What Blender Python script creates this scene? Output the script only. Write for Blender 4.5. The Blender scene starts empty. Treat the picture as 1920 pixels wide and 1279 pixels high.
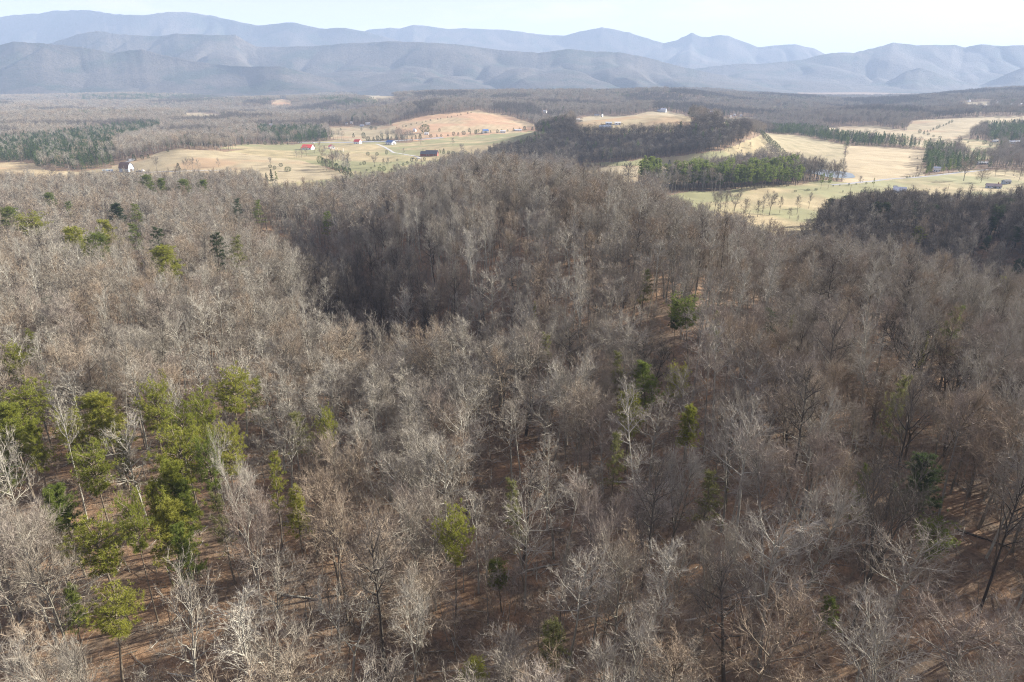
import bpy, math, random
import numpy as np
from mathutils import Vector, Euler

S = bpy.context.scene
COL = S.collection
R = math.radians
rng = np.random.default_rng(7)
random.seed(7)

# ------------------------------------------------------------------ camera
FPX, CU, CV = 1280.0, 960.0, 639.5            # focal length and centre, in pixels of the 1920 wide photograph
PITCH = 21.14
cam_d = bpy.data.cameras.new('camera'); cam = bpy.data.objects.new('camera', cam_d); COL.objects.link(cam)
cam_d.sensor_width = 36.0; cam_d.lens = 36.0 * FPX / 1920.0
cam_d.clip_start = 0.5; cam_d.clip_end = 60000.0
cam.location = (0, 0, 0); cam.rotation_euler = (R(90 - PITCH), 0, 0)
S.camera = cam

# ------------------------------------------------------------------ sun, sky, exposure
SUN_AZ, SUN_EL = 68.0, 24.0                   # degrees to the right of the view direction, above the horizon
sd = Vector((math.sin(R(SUN_AZ)) * math.cos(R(SUN_EL)), math.cos(R(SUN_AZ)) * math.cos(R(SUN_EL)), math.sin(R(SUN_EL))))
sun_d = bpy.data.lights.new('sun', 'SUN'); sun = bpy.data.objects.new('sun', sun_d); COL.objects.link(sun)
sun_d.energy = 5.0; sun_d.angle = R(0.5); sun_d.color = (1.0, 0.93, 0.82)
sun.rotation_euler = sd.to_track_quat('Z', 'Y').to_euler(); sun.location = (200, 100, 300)

W = bpy.data.worlds.new('World'); S.world = W; W.use_nodes = True
wn = W.node_tree.nodes; wl = W.node_tree.links
for n in list(wn): wn.remove(n)
wo = wn.new('ShaderNodeOutputWorld'); bg = wn.new('ShaderNodeBackground'); sky = wn.new('ShaderNodeTexSky')
sky.sky_type = 'NISHITA'; sky.sun_disc = False
sky.sun_elevation = R(SUN_EL); sky.sun_rotation = R(SUN_AZ)
W.cycles.sampling_method = 'NONE'
sky.air_density = 1.0; sky.dust_density = 1.0; sky.ozone_density = 1.0
bg.inputs['Strength'].default_value = 0.045
tc = wn.new('ShaderNodeTexCoord'); mpw = wn.new('ShaderNodeMapping'); mpw.inputs['Scale'].default_value = (3.0, 3.0, 16.0)
cn = wn.new('ShaderNodeTexNoise'); cn.inputs['Scale'].default_value = 1.6; cn.inputs['Detail'].default_value = 6.0; cn.inputs['Roughness'].default_value = 0.6
cr_ = wn.new('ShaderNodeValToRGB'); cr_.color_ramp.elements[0].position = 0.5; cr_.color_ramp.elements[1].position = 0.72
cr_.color_ramp.elements[0].color = (0.4, 0.4, 0.4, 1); cr_.color_ramp.elements[1].color = (0.95, 0.95, 0.95, 1)
cm = wn.new('ShaderNodeMix'); cm.data_type = 'RGBA'; cm.inputs[7].default_value = (7.6, 6.3, 7.0, 1)
wl.new(tc.outputs['Generated'], mpw.inputs[0]); wl.new(mpw.outputs[0], cn.inputs['Vector']); wl.new(cn.outputs[0], cr_.inputs[0])
wl.new(cr_.outputs[0], cm.inputs[0]); wl.new(sky.outputs[0], cm.inputs[6]); wl.new(cm.outputs[2], bg.inputs[0]); wl.new(bg.outputs[0], wo.inputs[0])

S.view_settings.view_transform = 'Standard'; S.view_settings.look = 'None'
S.view_settings.gamma = 1.0; S.view_settings.use_curve_mapping = False
S.view_settings.exposure = 1.82

S.render.engine = 'CYCLES'
cy = S.cycles
cy.max_bounces = 4; cy.diffuse_bounces = 2; cy.glossy_bounces = 1; cy.transmission_bounces = 2
cy.volume_bounces = 0; cy.transparent_max_bounces = 4; cy.use_denoising = True; cy.denoiser = 'OPENIMAGEDENOISE'; cy.denoising_input_passes = 'RGB_ALBEDO_NORMAL'; cy.denoising_prefilter = 'NONE'
cy.caustics_reflective = False; cy.caustics_refractive = False
cy.sample_clamp_indirect = 4.0; cy.pixel_filter_type = 'BLACKMAN_HARRIS'; cy.filter_width = 1.1

# ------------------------------------------------------------------ helpers
ST, CT = math.sin(R(PITCH)), math.cos(R(PITCH))
def ray(u, v):
    x = (u - CU) / FPX; y = (CV - v) / FPX
    return np.array([x, CT + y * ST, -ST + y * CT])
def project(P):
    P = np.asarray(P, float)
    d = P[..., 1] * CT - P[..., 2] * ST
    y = P[..., 1] * ST + P[..., 2] * CT
    d = np.where(np.abs(d) < 1e-6, 1e-6, d)
    return CU + FPX * P[..., 0] / d, CV - FPX * y / d, d
def at_z(u, v, z):
    d = ray(u, v); t = z / d[2]; return d[0] * t, d[1] * t, z
def at_y(u, v, Y):
    d = ray(u, v); t = Y / d[1]; return d[0] * t, Y, d[2] * t
_T = rng.random((256, 256))
def vnoise(x, y):
    xi = np.floor(x).astype(int); yi = np.floor(y).astype(int)
    fx = x - xi; fy = y - yi
    fx = fx * fx * (3 - 2 * fx); fy = fy * fy * (3 - 2 * fy)
    a = _T[xi & 255, yi & 255]; b = _T[(xi + 1) & 255, yi & 255]
    c = _T[xi & 255, (yi + 1) & 255]; d = _T[(xi + 1) & 255, (yi + 1) & 255]
    return (a + (b - a) * fx + (c - a) * fy + (a - b - c + d) * fx * fy) * 2 - 1
def sstep(a, b, x):
    t = np.clip((x - a) / (b - a), 0, 1); return t * t * (3 - 2 * t)
def in_poly(u, v, poly):
    u = np.asarray(u, float); v = np.asarray(v, float); ins = np.zeros(u.shape, bool)
    n = len(poly)
    for i in range(n):
        x1, y1 = poly[i]; x2, y2 = poly[(i + 1) % n]
        if y1 == y2: continue
        c = ((y1 > v) != (y2 > v)) & (u < (x2 - x1) * (v - y1) / (y2 - y1) + x1)
        ins ^= c
    return ins

# ------------------------------------------------------------------ the lie of the land
CP = []
for u, v, z in [   # a place in view and the height of its ground below the drone
    (260,325,-112),(400,325,-110),(330,283,-97),(330,300,-103),(500,310,-108),(440,274,-116),(238,318,-112),(40,320,-112),
    (100,360,-110),(-150,360,-110),(300,360,-110),(500,360,-110),(600,345,-113),(100,440,-100),(-200,440,-100),(300,440,-98),(500,430,-98),
    (400,560,-85),(200,560,-85),(-200,560,-84),(100,640,-79),(300,640,-80),(500,640,-82),(150,760,-75),(500,760,-78),(680,760,-79),
    (700,330,-112),(800,315,-111),(650,290,-113),(780,275,-114),(870,272,-109),(940,262,-107),(820,255,-115),(700,262,-118),
    (760,250,-115),(880,250,-114),(1000,250,-113),(620,240,-120),
    (1290,400,-108),(1400,390,-108),(1500,420,-109),(1450,350,-109),(1560,325,-113),(1650,330,-113),(1650,290,-112),(1430,252,-100),
    (1500,272,-106),(1688,358,-113),(1850,350,-113),(2100,350,-112),(1350,356,-109),(1850,255,-112),(1700,262,-112),
    (100,262,-119),(300,262,-119),(100,205,-119),(300,230,-119),(500,245,-119),(300,190,-118),(520,192,-106),(620,215,-119),(-200,205,-118),(-200,300,-114),
    (0,182,-120),(400,182,-121),(700,181,-122),(1560,190,-118),(1650,205,-118)]:
    CP.append(at_z(u, v, z))
for u, v, y in [
    (890,211,1900),(800,217,1850),(985,229,1800),(960,301,990),(1100,310,995),(1250,306,1005),(1400,286,1060),
    (1000,263,1075),(1100,250,1080),(1250,245,1090),(1380,249,1120),(1150,241,1650),(1230,214,2000),(1100,225,1900),(1290,222,2000),
    (1150,319,880),(1250,316,880),(870,173,3000),(1000,171,3000),(1100,180,2600),(1300,182,2600),(1480,186,2700),(900,198,2250),(1150,203,2250),
    (1900,178,3500),(2100,172,3500),(1700,189,3800),(1800,222,1850),(1900,219,1850),(1800,205,2600),(1400,215,2200)]:
    CP.append(at_y(u, v, y))
CP += [(0,25,-71),(-60,20,-71),(60,20,-66),(0,60,-73),(-60,60,-73),(60,60,-67),(-95,100,-75),(0,100,-76),(80,100,-66),(150,90,-62),(-160,90,-73),
    (20,150,-75),(80,150,-66),(60,190,-65),(40,300,-63),(10,400,-68),(-5,460,-71),(-8,520,-80),(-10,620,-100),(-50,380,-80),(-65,440,-86),(-110,420,-96),
    (100,250,-80),(70,250,-70),(115,330,-98),(94,420,-92),(60,470,-90),(-5,262,-67),(-8,320,-66),(-22,380,-70),(30,215,-66),(2,222,-68),(-12,240,-68),(10,195,-70),(60,560,-103),(142,240,-82),(148,190,-80),(130,120,-66),(200,120,-66),(205,265,-112),(260,200,-100),
    (205,462,-106),(250,437,-93),(330,420,-91),(440,400,-90),(240,350,-120),(300,335,-121),(400,300,-112),(260,520,-106),(340,520,-108),
    (-40,700,-110),(0,820,-112),(-5,9000,-130),(-6000,9000,-130),(6000,9000,-130),(0,5600,-127),(-3500,5000,-126),(4500,5000,-126),(0,4300,-122),
    (250,930,-113),(150,925,-113)]
CP = np.array(CP)
KA = 2.2
def _warp(x, y):
    r = np.maximum(np.hypot(x, y), 28.0); az = np.clip(np.arctan2(x, y), -R(58), R(58))
    return az * KA, np.log(r), r
def _phi(d2): return 0.5 * d2 * np.log(d2 + 1e-12)
_ax, _ar, _ = _warp(CP[:, 0], CP[:, 1])
_n = len(CP)
_A = _phi((_ax[:, None] - _ax[None]) ** 2 + (_ar[:, None] - _ar[None]) ** 2) + 1e-4 * np.eye(_n)
_Pm = np.stack([np.ones(_n), _ax, _ar], 1)
_sol = np.linalg.solve(np.block([[_A, _Pm], [_Pm.T, np.zeros((3, 3))]]), np.concatenate([CP[:, 2], np.zeros(3)]))
RAV = np.array([(-18,183),(-40,202),(-66,278),(-102,348),(-150,440)], float)
def seg_dist(x, y, pts):
    best = np.full(x.shape, 1e9)
    for (x1, y1), (x2, y2) in zip(pts[:-1], pts[1:]):
        dx, dy = x2 - x1, y2 - y1
        t = np.clip(((x - x1) * dx + (y - y1) * dy) / (dx * dx + dy * dy), 0, 1)
        best = np.minimum(best, np.hypot(x - x1 - t * dx, y - y1 - t * dy))
    return best
POND_C = None
def H(x, y):
    x = np.atleast_1d(np.asarray(x, float)); y = np.atleast_1d(np.asarray(y, float))
    sh = x.shape; x = x.ravel(); y = y.ravel(); out = np.empty(x.size)
    for i in range(0, x.size, 40000):
        X, Y = x[i:i + 40000], y[i:i + 40000]
        a, l, r = _warp(X, Y)
        z = _sol[_n] + _sol[_n + 1] * a + _sol[_n + 2] * l
        z = z + _phi((a[:, None] - _ax[None]) ** 2 + (l[:, None] - _ar[None]) ** 2) @ _sol[:_n]
        azr = np.abs(np.arctan2(X, Y)); w = sstep(R(58), R(120), azr)
        z = z * (1 - w) + w * (-74 - 44 * sstep(300, 1200, r))
        z = z + 1.6 * vnoise(X / 55 + 3, Y / 55) * sstep(40, 90, r) + 0.5 * vnoise(X / 14, Y / 14 + 9)
        far = sstep(1500, 2500, r) * (1 - 0.6 * sstep(4300, 5400, r))
        z = z + far * (14 * vnoise(X / 900 + 2, Y / 700 + 3) + 24 * vnoise(X / 560 + 1, Y / 420) + 8 * vnoise(X / 220, Y / 220 + 5))
        if r.min() < 520:
            d = seg_dist(X, Y, RAV); z = z - 19 * np.exp(-(d / 21) ** 2)
        if POND_C is not None:
            e = np.hypot((X - POND_C[0]) / POND_C[3], (Y - POND_C[1]) / POND_C[4])
            m = 1 - sstep(0.9, 1.5, e); z = z * (1 - m) + m * (POND_C[2] - 0.5)
        z = np.maximum(z, -131.0)
        out[i:i + 40000] = z
    return out.reshape(sh)
_ts = np.exp(np.linspace(math.log(25), math.log(9000), 700))
def hit(u, v, h=0.0, rmin=0):
    """where the line of sight through (u, v) comes within h of the ground"""
    d = ray(u, v); P = d[None] * _ts[:, None]
    g = P[:, 2] - H(P[:, 0], P[:, 1]) - h
    ok = (g <= 0) & (_ts > rmin)
    i = int(np.argmax(ok)) if ok.any() else len(_ts) - 1
    if i == 0: t = _ts[0]
    else:
        g0, g1 = g[i - 1], g[i]; t = _ts[i - 1] + (_ts[i] - _ts[i - 1]) * (g0 / (g0 - g1) if g0 != g1 else 0)
    x, y = d[0] * t, d[1] * t
    return x, y, float(H(x, y)[0]), t
_p = hit(1558, 325, 0, 500)
POND_C = (_p[0], _p[1], _p[2], 22.0, 40.0)

# ------------------------------------------------------------------ land cover seen in the valley (outlines in photograph pixels, projected onto the ground)
FIELDS = [
 ('golden hay field beside the barn on the valley edge','gold', [(-40,302),(60,306),(85,320),(150,320),(60,332),(-40,338)]),
 ('tan grassy knoll behind the brown roofed barn','tan', [(205,314),(260,298),(300,285),(330,279),(400,282),(520,296),(560,300),(600,312),(655,328),(640,336),(560,330),(480,330),(400,329),(260,331),(60,335),(62,331),(150,321)]),
 ('pale green pasture around the red roofed farm buildings','pasture', [(410,277),(470,270),(560,270),(620,263),(700,262),(760,268),(850,257),(930,251),(1010,246),(1042,246),(960,262),(920,275),(905,290),(880,292),(830,291),(850,300),(790,312),(720,331),(640,341),(600,352),(490,356),(500,345),(600,338),(655,330),(668,312),(640,296),(560,285),(540,280),(420,279)]),
 ('small tan field above the highway','tan', [(614,236),(740,236),(742,246),(690,250),(620,247)]),
 ('ploughed orange hillside field','clay', [(735,232),(770,224),(800,216),(860,212),(895,206),(907,210),(950,216),(985,228),(1005,236),(1000,245),(940,250),(860,251),(780,251),(740,243)]),
 ('tan hilltop field below the grey house','tan', [(1078,226),(1110,216),(1180,218),(1215,210),(1250,208),(1290,218),(1302,228),(1230,231),(1180,233),(1100,233)]),
 ('thin tan clearing in the far left woods','tan', [(345,212.5),(372,211),(402,213),(430,216),(400,218),(345,217)]),
 ('small pale clearing beside the far hamlet','tan', [(1340,222),(1400,219),(1420,223),(1360,226)]),
 ('pale clearings on the far right slope','tan', [(1800,191),(1850,190),(1862,194),(1810,195)]),
 ('meadow at the shaded foot of the wooded hill','pasture', [(1090,306),(1180,302),(1280,292),(1350,282),(1395,266),(1428,253),(1440,272),(1425,280),(1370,300),(1290,304),(1200,311),(1130,311)]),
 ('tan field on the rise before the wooded hill','tan', [(1080,313),(1200,311),(1280,305),(1330,308),(1300,318),(1205,330),(1195,342),(1110,335),(1080,322)]),
 ('large hay field with a cedar row on its edge','hay', [(1428,250),(1500,254),(1586,272),(1581,313),(1530,306),(1500,300),(1472,292),(1442,268)]),
 ('large mown field beyond the pond','hay2', [(1588,272),(1650,275),(1740,282),(1722,300),(1738,320),(1700,333),(1610,333),(1583,316)]),
 ('rolling pasture around the grey metal barn','pasture', [(1350,360),(1420,346),(1500,346),(1540,338),(1600,345),(1660,338),(1740,330),(1830,318),(1960,320),(1960,366),(1850,369),(1750,371),(1640,367),(1560,385),(1545,400),(1530,420),(1490,440),(1450,450),(1425,432),(1400,412),(1340,410),(1260,387),(1240,367),(1300,359)]),
 ('narrow tan ridge field beyond the pine band','tan', [(1540,240),(1590,236),(1640,235),(1700,246),(1760,258),(1800,263),(1790,268),(1700,256),(1640,248),(1560,244)]),
 ('broad tan hill field below the far woods','tan', [(1700,240),(1715,226),(1780,222),(1860,218),(1960,217),(1960,222),(1850,228),(1822,240),(1815,260),(1750,258),(1700,246)]),
 ('small yellow field beside the far pines','pasture', [(1800,262),(1840,262),(1880,268),(1870,280),(1820,282),(1800,270)]),
 ('bare orange clay bank in the far woods','clay', [(505,196),(512,190),(530,186),(545,190),(548,196)]),
 ('sunlit fields at the foot of the mountains','tan', [(660,177),(700,177),(742,181),(742,184),(700,183)]),
]
def field_id(u, v, d, x=None, y=None):
    fid = np.full(np.shape(u), -1)
    for i, (_, _, poly) in enumerate(FIELDS):
        m = in_poly(u, v, poly) & (d > 430) & (fid < 0)
        fid = np.where(m, i, fid)
    return fid
CONIFER = [
 [(-60,262),(60,255),(110,250),(220,235),(300,228),(302,241),(220,262),(212,287),(110,287),(-60,282)],
 [(-60,285),(90,281),(200,286),(214,300),(205,314),(100,302),(-60,302)],
 [(480,238),(600,240),(614,250),(612,264),(520,260),(488,256)],
 [(1430,236),(1500,238),(1600,250),(1700,258),(1790,270),(1788,288),(1700,280),(1590,272),(1480,252)],
 [(1850,222),(1960,222),(1960,268),(1880,268),(1850,250)],
 [(1700,292),(1750,288),(1860,296),(1850,322),(1760,326),(1710,318)],
 [(150,178),(420,176),(420,190),(150,190)],[(600,178),(700,186),(720,195),(600,192)]]
CLEAR = []        # pixel boxes with the depth of a thing that stands there: no tree in front of it
# ------------------------------------------------------------------ materials
def new_mat(name):
    m = bpy.data.materials.new(name); m.use_nodes = True
    nt = m.node_tree
    b = next(n for n in nt.nodes if n.type == 'BSDF_PRINCIPLED')
    b.inputs['Roughness'].default_value = 0.9
    b.inputs['Specular IOR Level'].default_value = 0.15
    return m, nt, b
def ramp(nt, fac, stops, interp='LINEAR'):
    r = nt.nodes.new('ShaderNodeValToRGB'); r.color_ramp.interpolation = interp
    el = r.color_ramp.elements
    while len(el) < len(stops): el.new(0.5)
    for e, (p, c) in zip(el, stops): e.position = p; e.color = (*c, 1)
    nt.links.new(fac, r.inputs[0]); return r.outputs[0]
def noise(nt, scale, detail=3, rough=0.6, vec=None, dist=0.0):
    n = nt.nodes.new('ShaderNodeTexNoise'); n.inputs['Scale'].default_value = scale
    n.inputs['Detail'].default_value = detail; n.inputs['Roughness'].default_value = rough; n.inputs['Distortion'].default_value = dist
    if vec is not None: nt.links.new(vec, n.inputs['Vector'])
    return n.outputs[0]
def objco(nt, sc=(1, 1, 1), rot=0.0):
    t = nt.nodes.new('ShaderNodeTexCoord'); mp = nt.nodes.new('ShaderNodeMapping')
    mp.inputs['Scale'].default_value = sc; mp.inputs['Rotation'].default_value = (0, 0, rot)
    nt.links.new(t.outputs['Object'], mp.inputs[0]); return mp.outputs[0]
def mix(nt, fac, a, b, mode='MIX'):
    m = nt.nodes.new('ShaderNodeMix'); m.data_type = 'RGBA'; m.blend_type = mode
    for sock, val in ((m.inputs[0], fac), (m.inputs[6], a), (m.inputs[7], b)):
        if hasattr(val, 'links') or hasattr(val, 'is_linked'): nt.links.new(val, sock)
        elif isinstance(val, (int, float)): sock.default_value = val
        else: sock.default_value = (*val, 1)
    return m.outputs[2]
def bump(nt, b, h, strength, dist):
    n = nt.nodes.new('ShaderNodeBump'); n.inputs['Strength'].default_value = strength; n.inputs['Distance'].default_value = dist
    nt.links.new(h, n.inputs['Height']); nt.links.new(n.outputs[0], b.inputs['Normal'])
def orand(nt):
    return nt.nodes.new('ShaderNodeObjectInfo').outputs['Random']
def plain(name, c, rough=0.8, var=0.12, metal=0.0, spec=0.2):
    m, nt, b = new_mat(name)
    n = noise(nt, 1.3, 4, 0.65, objco(nt))
    c2 = tuple(x * (1 - var) for x in c); c3 = tuple(min(1, x * (1 + var)) for x in c)
    nt.links.new(ramp(nt, n, [(0.3, c2), (0.7, c3)]), b.inputs['Base Color'])
    b.inputs['Roughness'].default_value = rough; b.inputs['Metallic'].default_value = metal; b.inputs['Specular IOR Level'].default_value = spec
    return m
def ribbed(name, c, step, rough=0.5, metal=0.0):        # standing seam or clapboard lines
    m, nt, b = new_mat(name)
    w = nt.nodes.new('ShaderNodeTexWave'); w.inputs['Scale'].default_value = 1.0 / step; w.bands_direction = 'X'
    nt.links.new(objco(nt), w.inputs[0])
    n = noise(nt, 0.8, 4, 0.6, objco(nt))
    base = ramp(nt, n, [(0.3, tuple(x * 0.85 for x in c)), (0.7, c)])
    nt.links.new(base, b.inputs['Base Color']); bump(nt, b, w.outputs['Fac'], 0.3, 0.04)
    b.inputs['Roughness'].default_value = rough; b.inputs['Metallic'].default_value = metal; b.inputs['Specular IOR Level'].default_value = 0.4
    return m
M = {}
def mat_floor():
    m, nt, b = new_mat('leaf_litter')
    co = objco(nt)
    fine = noise(nt, 1.5, 8, 0.8, co); mid = noise(nt, 0.16, 4, 0.6, co, 0.6); big = noise(nt, 0.02, 3, 0.5, co)
    a = ramp(nt, fine, [(0.28, (0.08, 0.055, 0.038)), (0.5, (0.25, 0.162, 0.098)), (0.72, (0.42, 0.295, 0.195))])
    g = ramp(nt, fine, [(0.3, (0.065, 0.05, 0.037)), (0.7, (0.235, 0.18, 0.13))])
    sel = ramp(nt, mid, [(0.36, (0, 0, 0)), (0.55, (1, 1, 1))])
    c = mix(nt, sel, a, g)
    c = mix(nt, 1.0, c, ramp(nt, big, [(0.3, (0.85, 0.85, 0.85)), (0.7, (1.05, 1.0, 0.95))]), 'MULTIPLY')
    nt.links.new(c, b.inputs['Base Color']); bump(nt, b, fine, 0.9, 0.18)
    return m
M['floor'] = mat_floor()
def mat_grass(name, lo, mid_, hi, clay=None, stripe=None, clay_lo=0.52):
    m, nt, b = new_mat(name)
    co = objco(nt)
    f = noise(nt, 0.9, 5, 0.7, co); k = noise(nt, 0.03, 5, 0.62, co, 0.8); bg_ = noise(nt, 0.009, 3, 0.5, co)
    w1 = noise(nt, 0.012, 4, 0.6, objco(nt, (1, 1, 1)), 1.5)
    c = mix(nt, 0.5, ramp(nt, k, [(0.34, lo), (0.5, mid_), (0.64, hi)]), ramp(nt, w1, [(0.38, tuple(x * 0.86 for x in lo)), (0.5, mid_), (0.62, hi)]))
    c = mix(nt, 1.0, c, ramp(nt, f, [(0.3, (0.68, 0.68, 0.68)), (0.7, (1.16, 1.16, 1.16))]), 'MULTIPLY')
    if stripe:
        w = nt.nodes.new('ShaderNodeTexWave'); w.inputs['Scale'].default_value = stripe[0]; w.inputs['Distortion'].default_value = 3.0; w.inputs['Detail'].default_value = 2.0
        w.inputs['Detail Scale'].default_value = 0.3
        nt.links.new(objco(nt, (1, 1, 1), stripe[1]), w.inputs[0])
        c = mix(nt, 1.0, c, ramp(nt, w.outputs['Fac'], [(0.0, (stripe[2],) * 3), (1.0, (1.06,) * 3)]), 'MULTIPLY')
    if clay:
        s = ramp(nt, bg_, [(clay_lo - 0.05, (0, 0, 0)), (clay_lo + 0.06, (1, 1, 1))])
        c = mix(nt, s, c, ramp(nt, k, [(0.3, tuple(x * 0.8 for x in clay)), (0.7, clay)]))
    nt.links.new(c, b.inputs['Base Color']); bump(nt, b, f, 0.4, 0.15)
    return m
M['gold'] = mat_grass('golden_grass', (0.285, 0.225, 0.13), (0.345, 0.28, 0.17), (0.40, 0.33, 0.205), (0.34, 0.235, 0.14), (0.02, 0.4, 0.97), 0.6)
M['tan'] = mat_grass('tan_grass', (0.245, 0.207, 0.128), (0.315, 0.265, 0.168), (0.365, 0.31, 0.203), (0.335, 0.242, 0.15), (0.013, 1.1, 0.97), 0.6)
M['pasture'] = mat_grass('pasture_grass', (0.235, 0.205, 0.115), (0.315, 0.262, 0.15), (0.375, 0.305, 0.18), (0.225, 0.222, 0.115), (0.014, 0.2, 0.95), 0.5)
M['hay'] = mat_grass('hay_stubble', (0.25, 0.225, 0.13), (0.315, 0.27, 0.165), (0.365, 0.31, 0.195), None, (0.02, 0.1, 0.97))
M['hay2'] = mat_grass('mown_hay', (0.33, 0.27, 0.165), (0.365, 0.30, 0.19), (0.40, 0.335, 0.215), None, (0.03, 1.35, 0.97))
M['clay'] = mat_grass('ploughed_clay', (0.31, 0.24, 0.145), (0.36, 0.28, 0.17), (0.39, 0.31, 0.195), (0.38, 0.25, 0.155), (0.02, 0.15, 0.93), 0.5)
M['asphalt'] = plain('pale_asphalt', (0.24, 0.245, 0.26), 0.9, 0.1)
M['concrete'] = plain('concrete', (0.36, 0.36, 0.35), 0.9, 0.1)
def mat_water():
    m, nt, b = new_mat('pond_water')
    b.inputs['Base Color'].default_value = (0.13, 0.15, 0.16, 1); b.inputs['Roughness'].default_value = 0.3; b.inputs['Specular IOR Level'].default_value = 0.3
    bump(nt, b, noise(nt, 1.5, 3, 0.6, objco(nt)), 0.15, 0.05)
    return m
M['water'] = mat_water()
def mat_mount(name):
    m, nt, b = new_mat(name)
    co = objco(nt)
    k = noise(nt, 0.0035, 5, 0.6, co, 0.6); f = noise(nt, 0.045, 4, 0.75, co)
    c = ramp(nt, k, [(0.38, (0.03, 0.039, 0.03)), (0.5, (0.062, 0.055, 0.048)), (0.7, (0.088, 0.075, 0.066))])
    c = mix(nt, 1.0, c, ramp(nt, f, [(0.3, (0.55, 0.55, 0.55)), (0.7, (1.35, 1.35, 1.35))]), 'MULTIPLY')
    nt.links.new(c, b.inputs['Base Color']); bump(nt, b, f, 0.9, 14.0)
    return m
M['mountain'] = mat_mount('wooded_mountain')

# ------------------------------------------------------------------ objects
def tag(o, label=None, cat=None, group=None, kind=None):
    if label: o['label'] = label
    if cat: o['category'] = cat
    if group: o['group'] = group
    if kind: o['kind'] = kind
    return o
def mesh_data(name, V, F, mats, mi=None, smooth=False):
    """V: n x 3; F: list of index arrays, each (m x k) for k-gons; mi: list of material indices (scalar or array) like F"""
    me = bpy.data.meshes.new(name)
    V = np.asarray(V, np.float32)
    if isinstance(F, np.ndarray): F = [F]
    F = [np.asarray(f, np.int32) for f in F if len(f)]
    me.vertices.add(len(V)); me.vertices.foreach_set('co', V.ravel())
    if F:
        li = np.concatenate([f.ravel() for f in F]); lens = np.concatenate([np.full(len(f), f.shape[1], np.int32) for f in F])
        me.loops.add(len(li)); me.loops.foreach_set('vertex_index', li)
        me.polygons.add(len(lens)); st = np.zeros(len(lens), np.int32); st[1:] = np.cumsum(lens)[:-1]
        me.polygons.foreach_set('loop_start', st)
        try: me.polygons.foreach_set('loop_total', lens)
        except Exception: pass
        if mi is not None:
            mm = np.concatenate([np.broadcast_to(np.asarray(m_, np.int32), (len(f),)) for m_, f in zip(mi, F)])
            me.polygons.foreach_set('material_index', mm)
        me.polygons.foreach_set('use_smooth', np.full(len(lens), smooth))
    for m_ in mats: me.materials.append(m_)
    me.update(calc_edges=True)
    return me
def link(name, data, parent=None, loc=None, rotz=None):
    o = bpy.data.objects.new(name, data); COL.objects.link(o)
    if parent is not None: o.parent = parent
    if loc is not None: o.location = loc
    if rotz is not None: o.rotation_euler = (0, 0, rotz)
    return o

# ------------------------------------------------------------------ ground
azs = np.concatenate([np.linspace(-180, -60, 16)[:-1], np.linspace(-60, -41, 12)[:-1], np.linspace(-41, 41, 760), np.linspace(41, 60, 12)[1:], np.linspace(60, 180, 16)[1:]])
rs = np.concatenate([[0.01, 8, 16, 24], np.exp(np.linspace(math.log(30), math.log(640), 230)), np.exp(np.linspace(math.log(643), math.log(2200), 420)), np.exp(np.linspace(math.log(2215), math.log(5200), 130)), np.exp(np.linspace(math.log(5400), math.log(20000), 14))])
AZ, RR = np.meshgrid(np.radians(azs), rs)
GX, GY = RR * np.sin(AZ), RR * np.cos(AZ)
GZ = H(GX, GY)
GZ = np.where(RR > 5200, np.minimum(GZ, -120), GZ)
def tree_blocks_view(x, y, z, u, v, d, fids, h=18.0):
    """whether something h tall here would stand before a field that the photograph shows"""
    blk = np.zeros(x.shape, bool)
    for f in (0.35, 0.6, 0.9):
        uu, vv, dd = project(np.stack([x, y, z + h * f], -1))
        blk |= field_id(uu, vv, dd) >= 0
    return blk
nr, na = GX.shape
qx = 0.25 * (GX[:-1, :-1] + GX[1:, :-1] + GX[:-1, 1:] + GX[1:, 1:]); qy = 0.25 * (GY[:-1, :-1] + GY[1:, :-1] + GY[:-1, 1:] + GY[1:, 1:])
qz = 0.25 * (GZ[:-1, :-1] + GZ[1:, :-1] + GZ[:-1, 1:] + GZ[1:, 1:])
qu, qv, qd = project(np.stack([qx, qy, qz], -1))
ju, jv = 3.0 * vnoise(qx / 17, qy / 17), 1.6 * vnoise(qx / 13 + 7, qy / 13)
QF = field_id(qu + ju, qv + jv, qd)
for hh in (7.0, 14.0):      # the strip of a field that lies hidden behind the trees at its near edge
    uu, vv, dd = project(np.stack([qx, qy, qz + hh], -1))
    f2 = field_id(uu, vv, dd); QF = np.where((QF < 0) & (qd > 470), f2, QF)
VI = np.arange(nr * na).reshape(nr, na)
QI = np.stack([VI[:-1, :-1], VI[:-1, 1:], VI[1:, 1:], VI[1:, :-1]], -1).reshape(-1, 4)
VV = np.stack([GX, GY, GZ], -1).reshape(-1, 3)
qf = QF.ravel()
def sub_mesh(name, sel, mat):
    q = QI[sel]; used, inv = np.unique(q.ravel(), return_inverse=True)
    return mesh_data(name, VV[used], inv.reshape(-1, 4), [mat], smooth=True)
g = link('ground', sub_mesh('ground', qf < 0, M['floor'])); tag(g, 'brown leaf covered ground under the bare woods', kind='structure')
for i, (lab, mk_, poly) in enumerate(FIELDS):
    if (qf == i).sum() < 4: continue
    o = link('field', sub_mesh('field', qf == i, M[mk_])); tag(o, lab, kind='structure')

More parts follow.
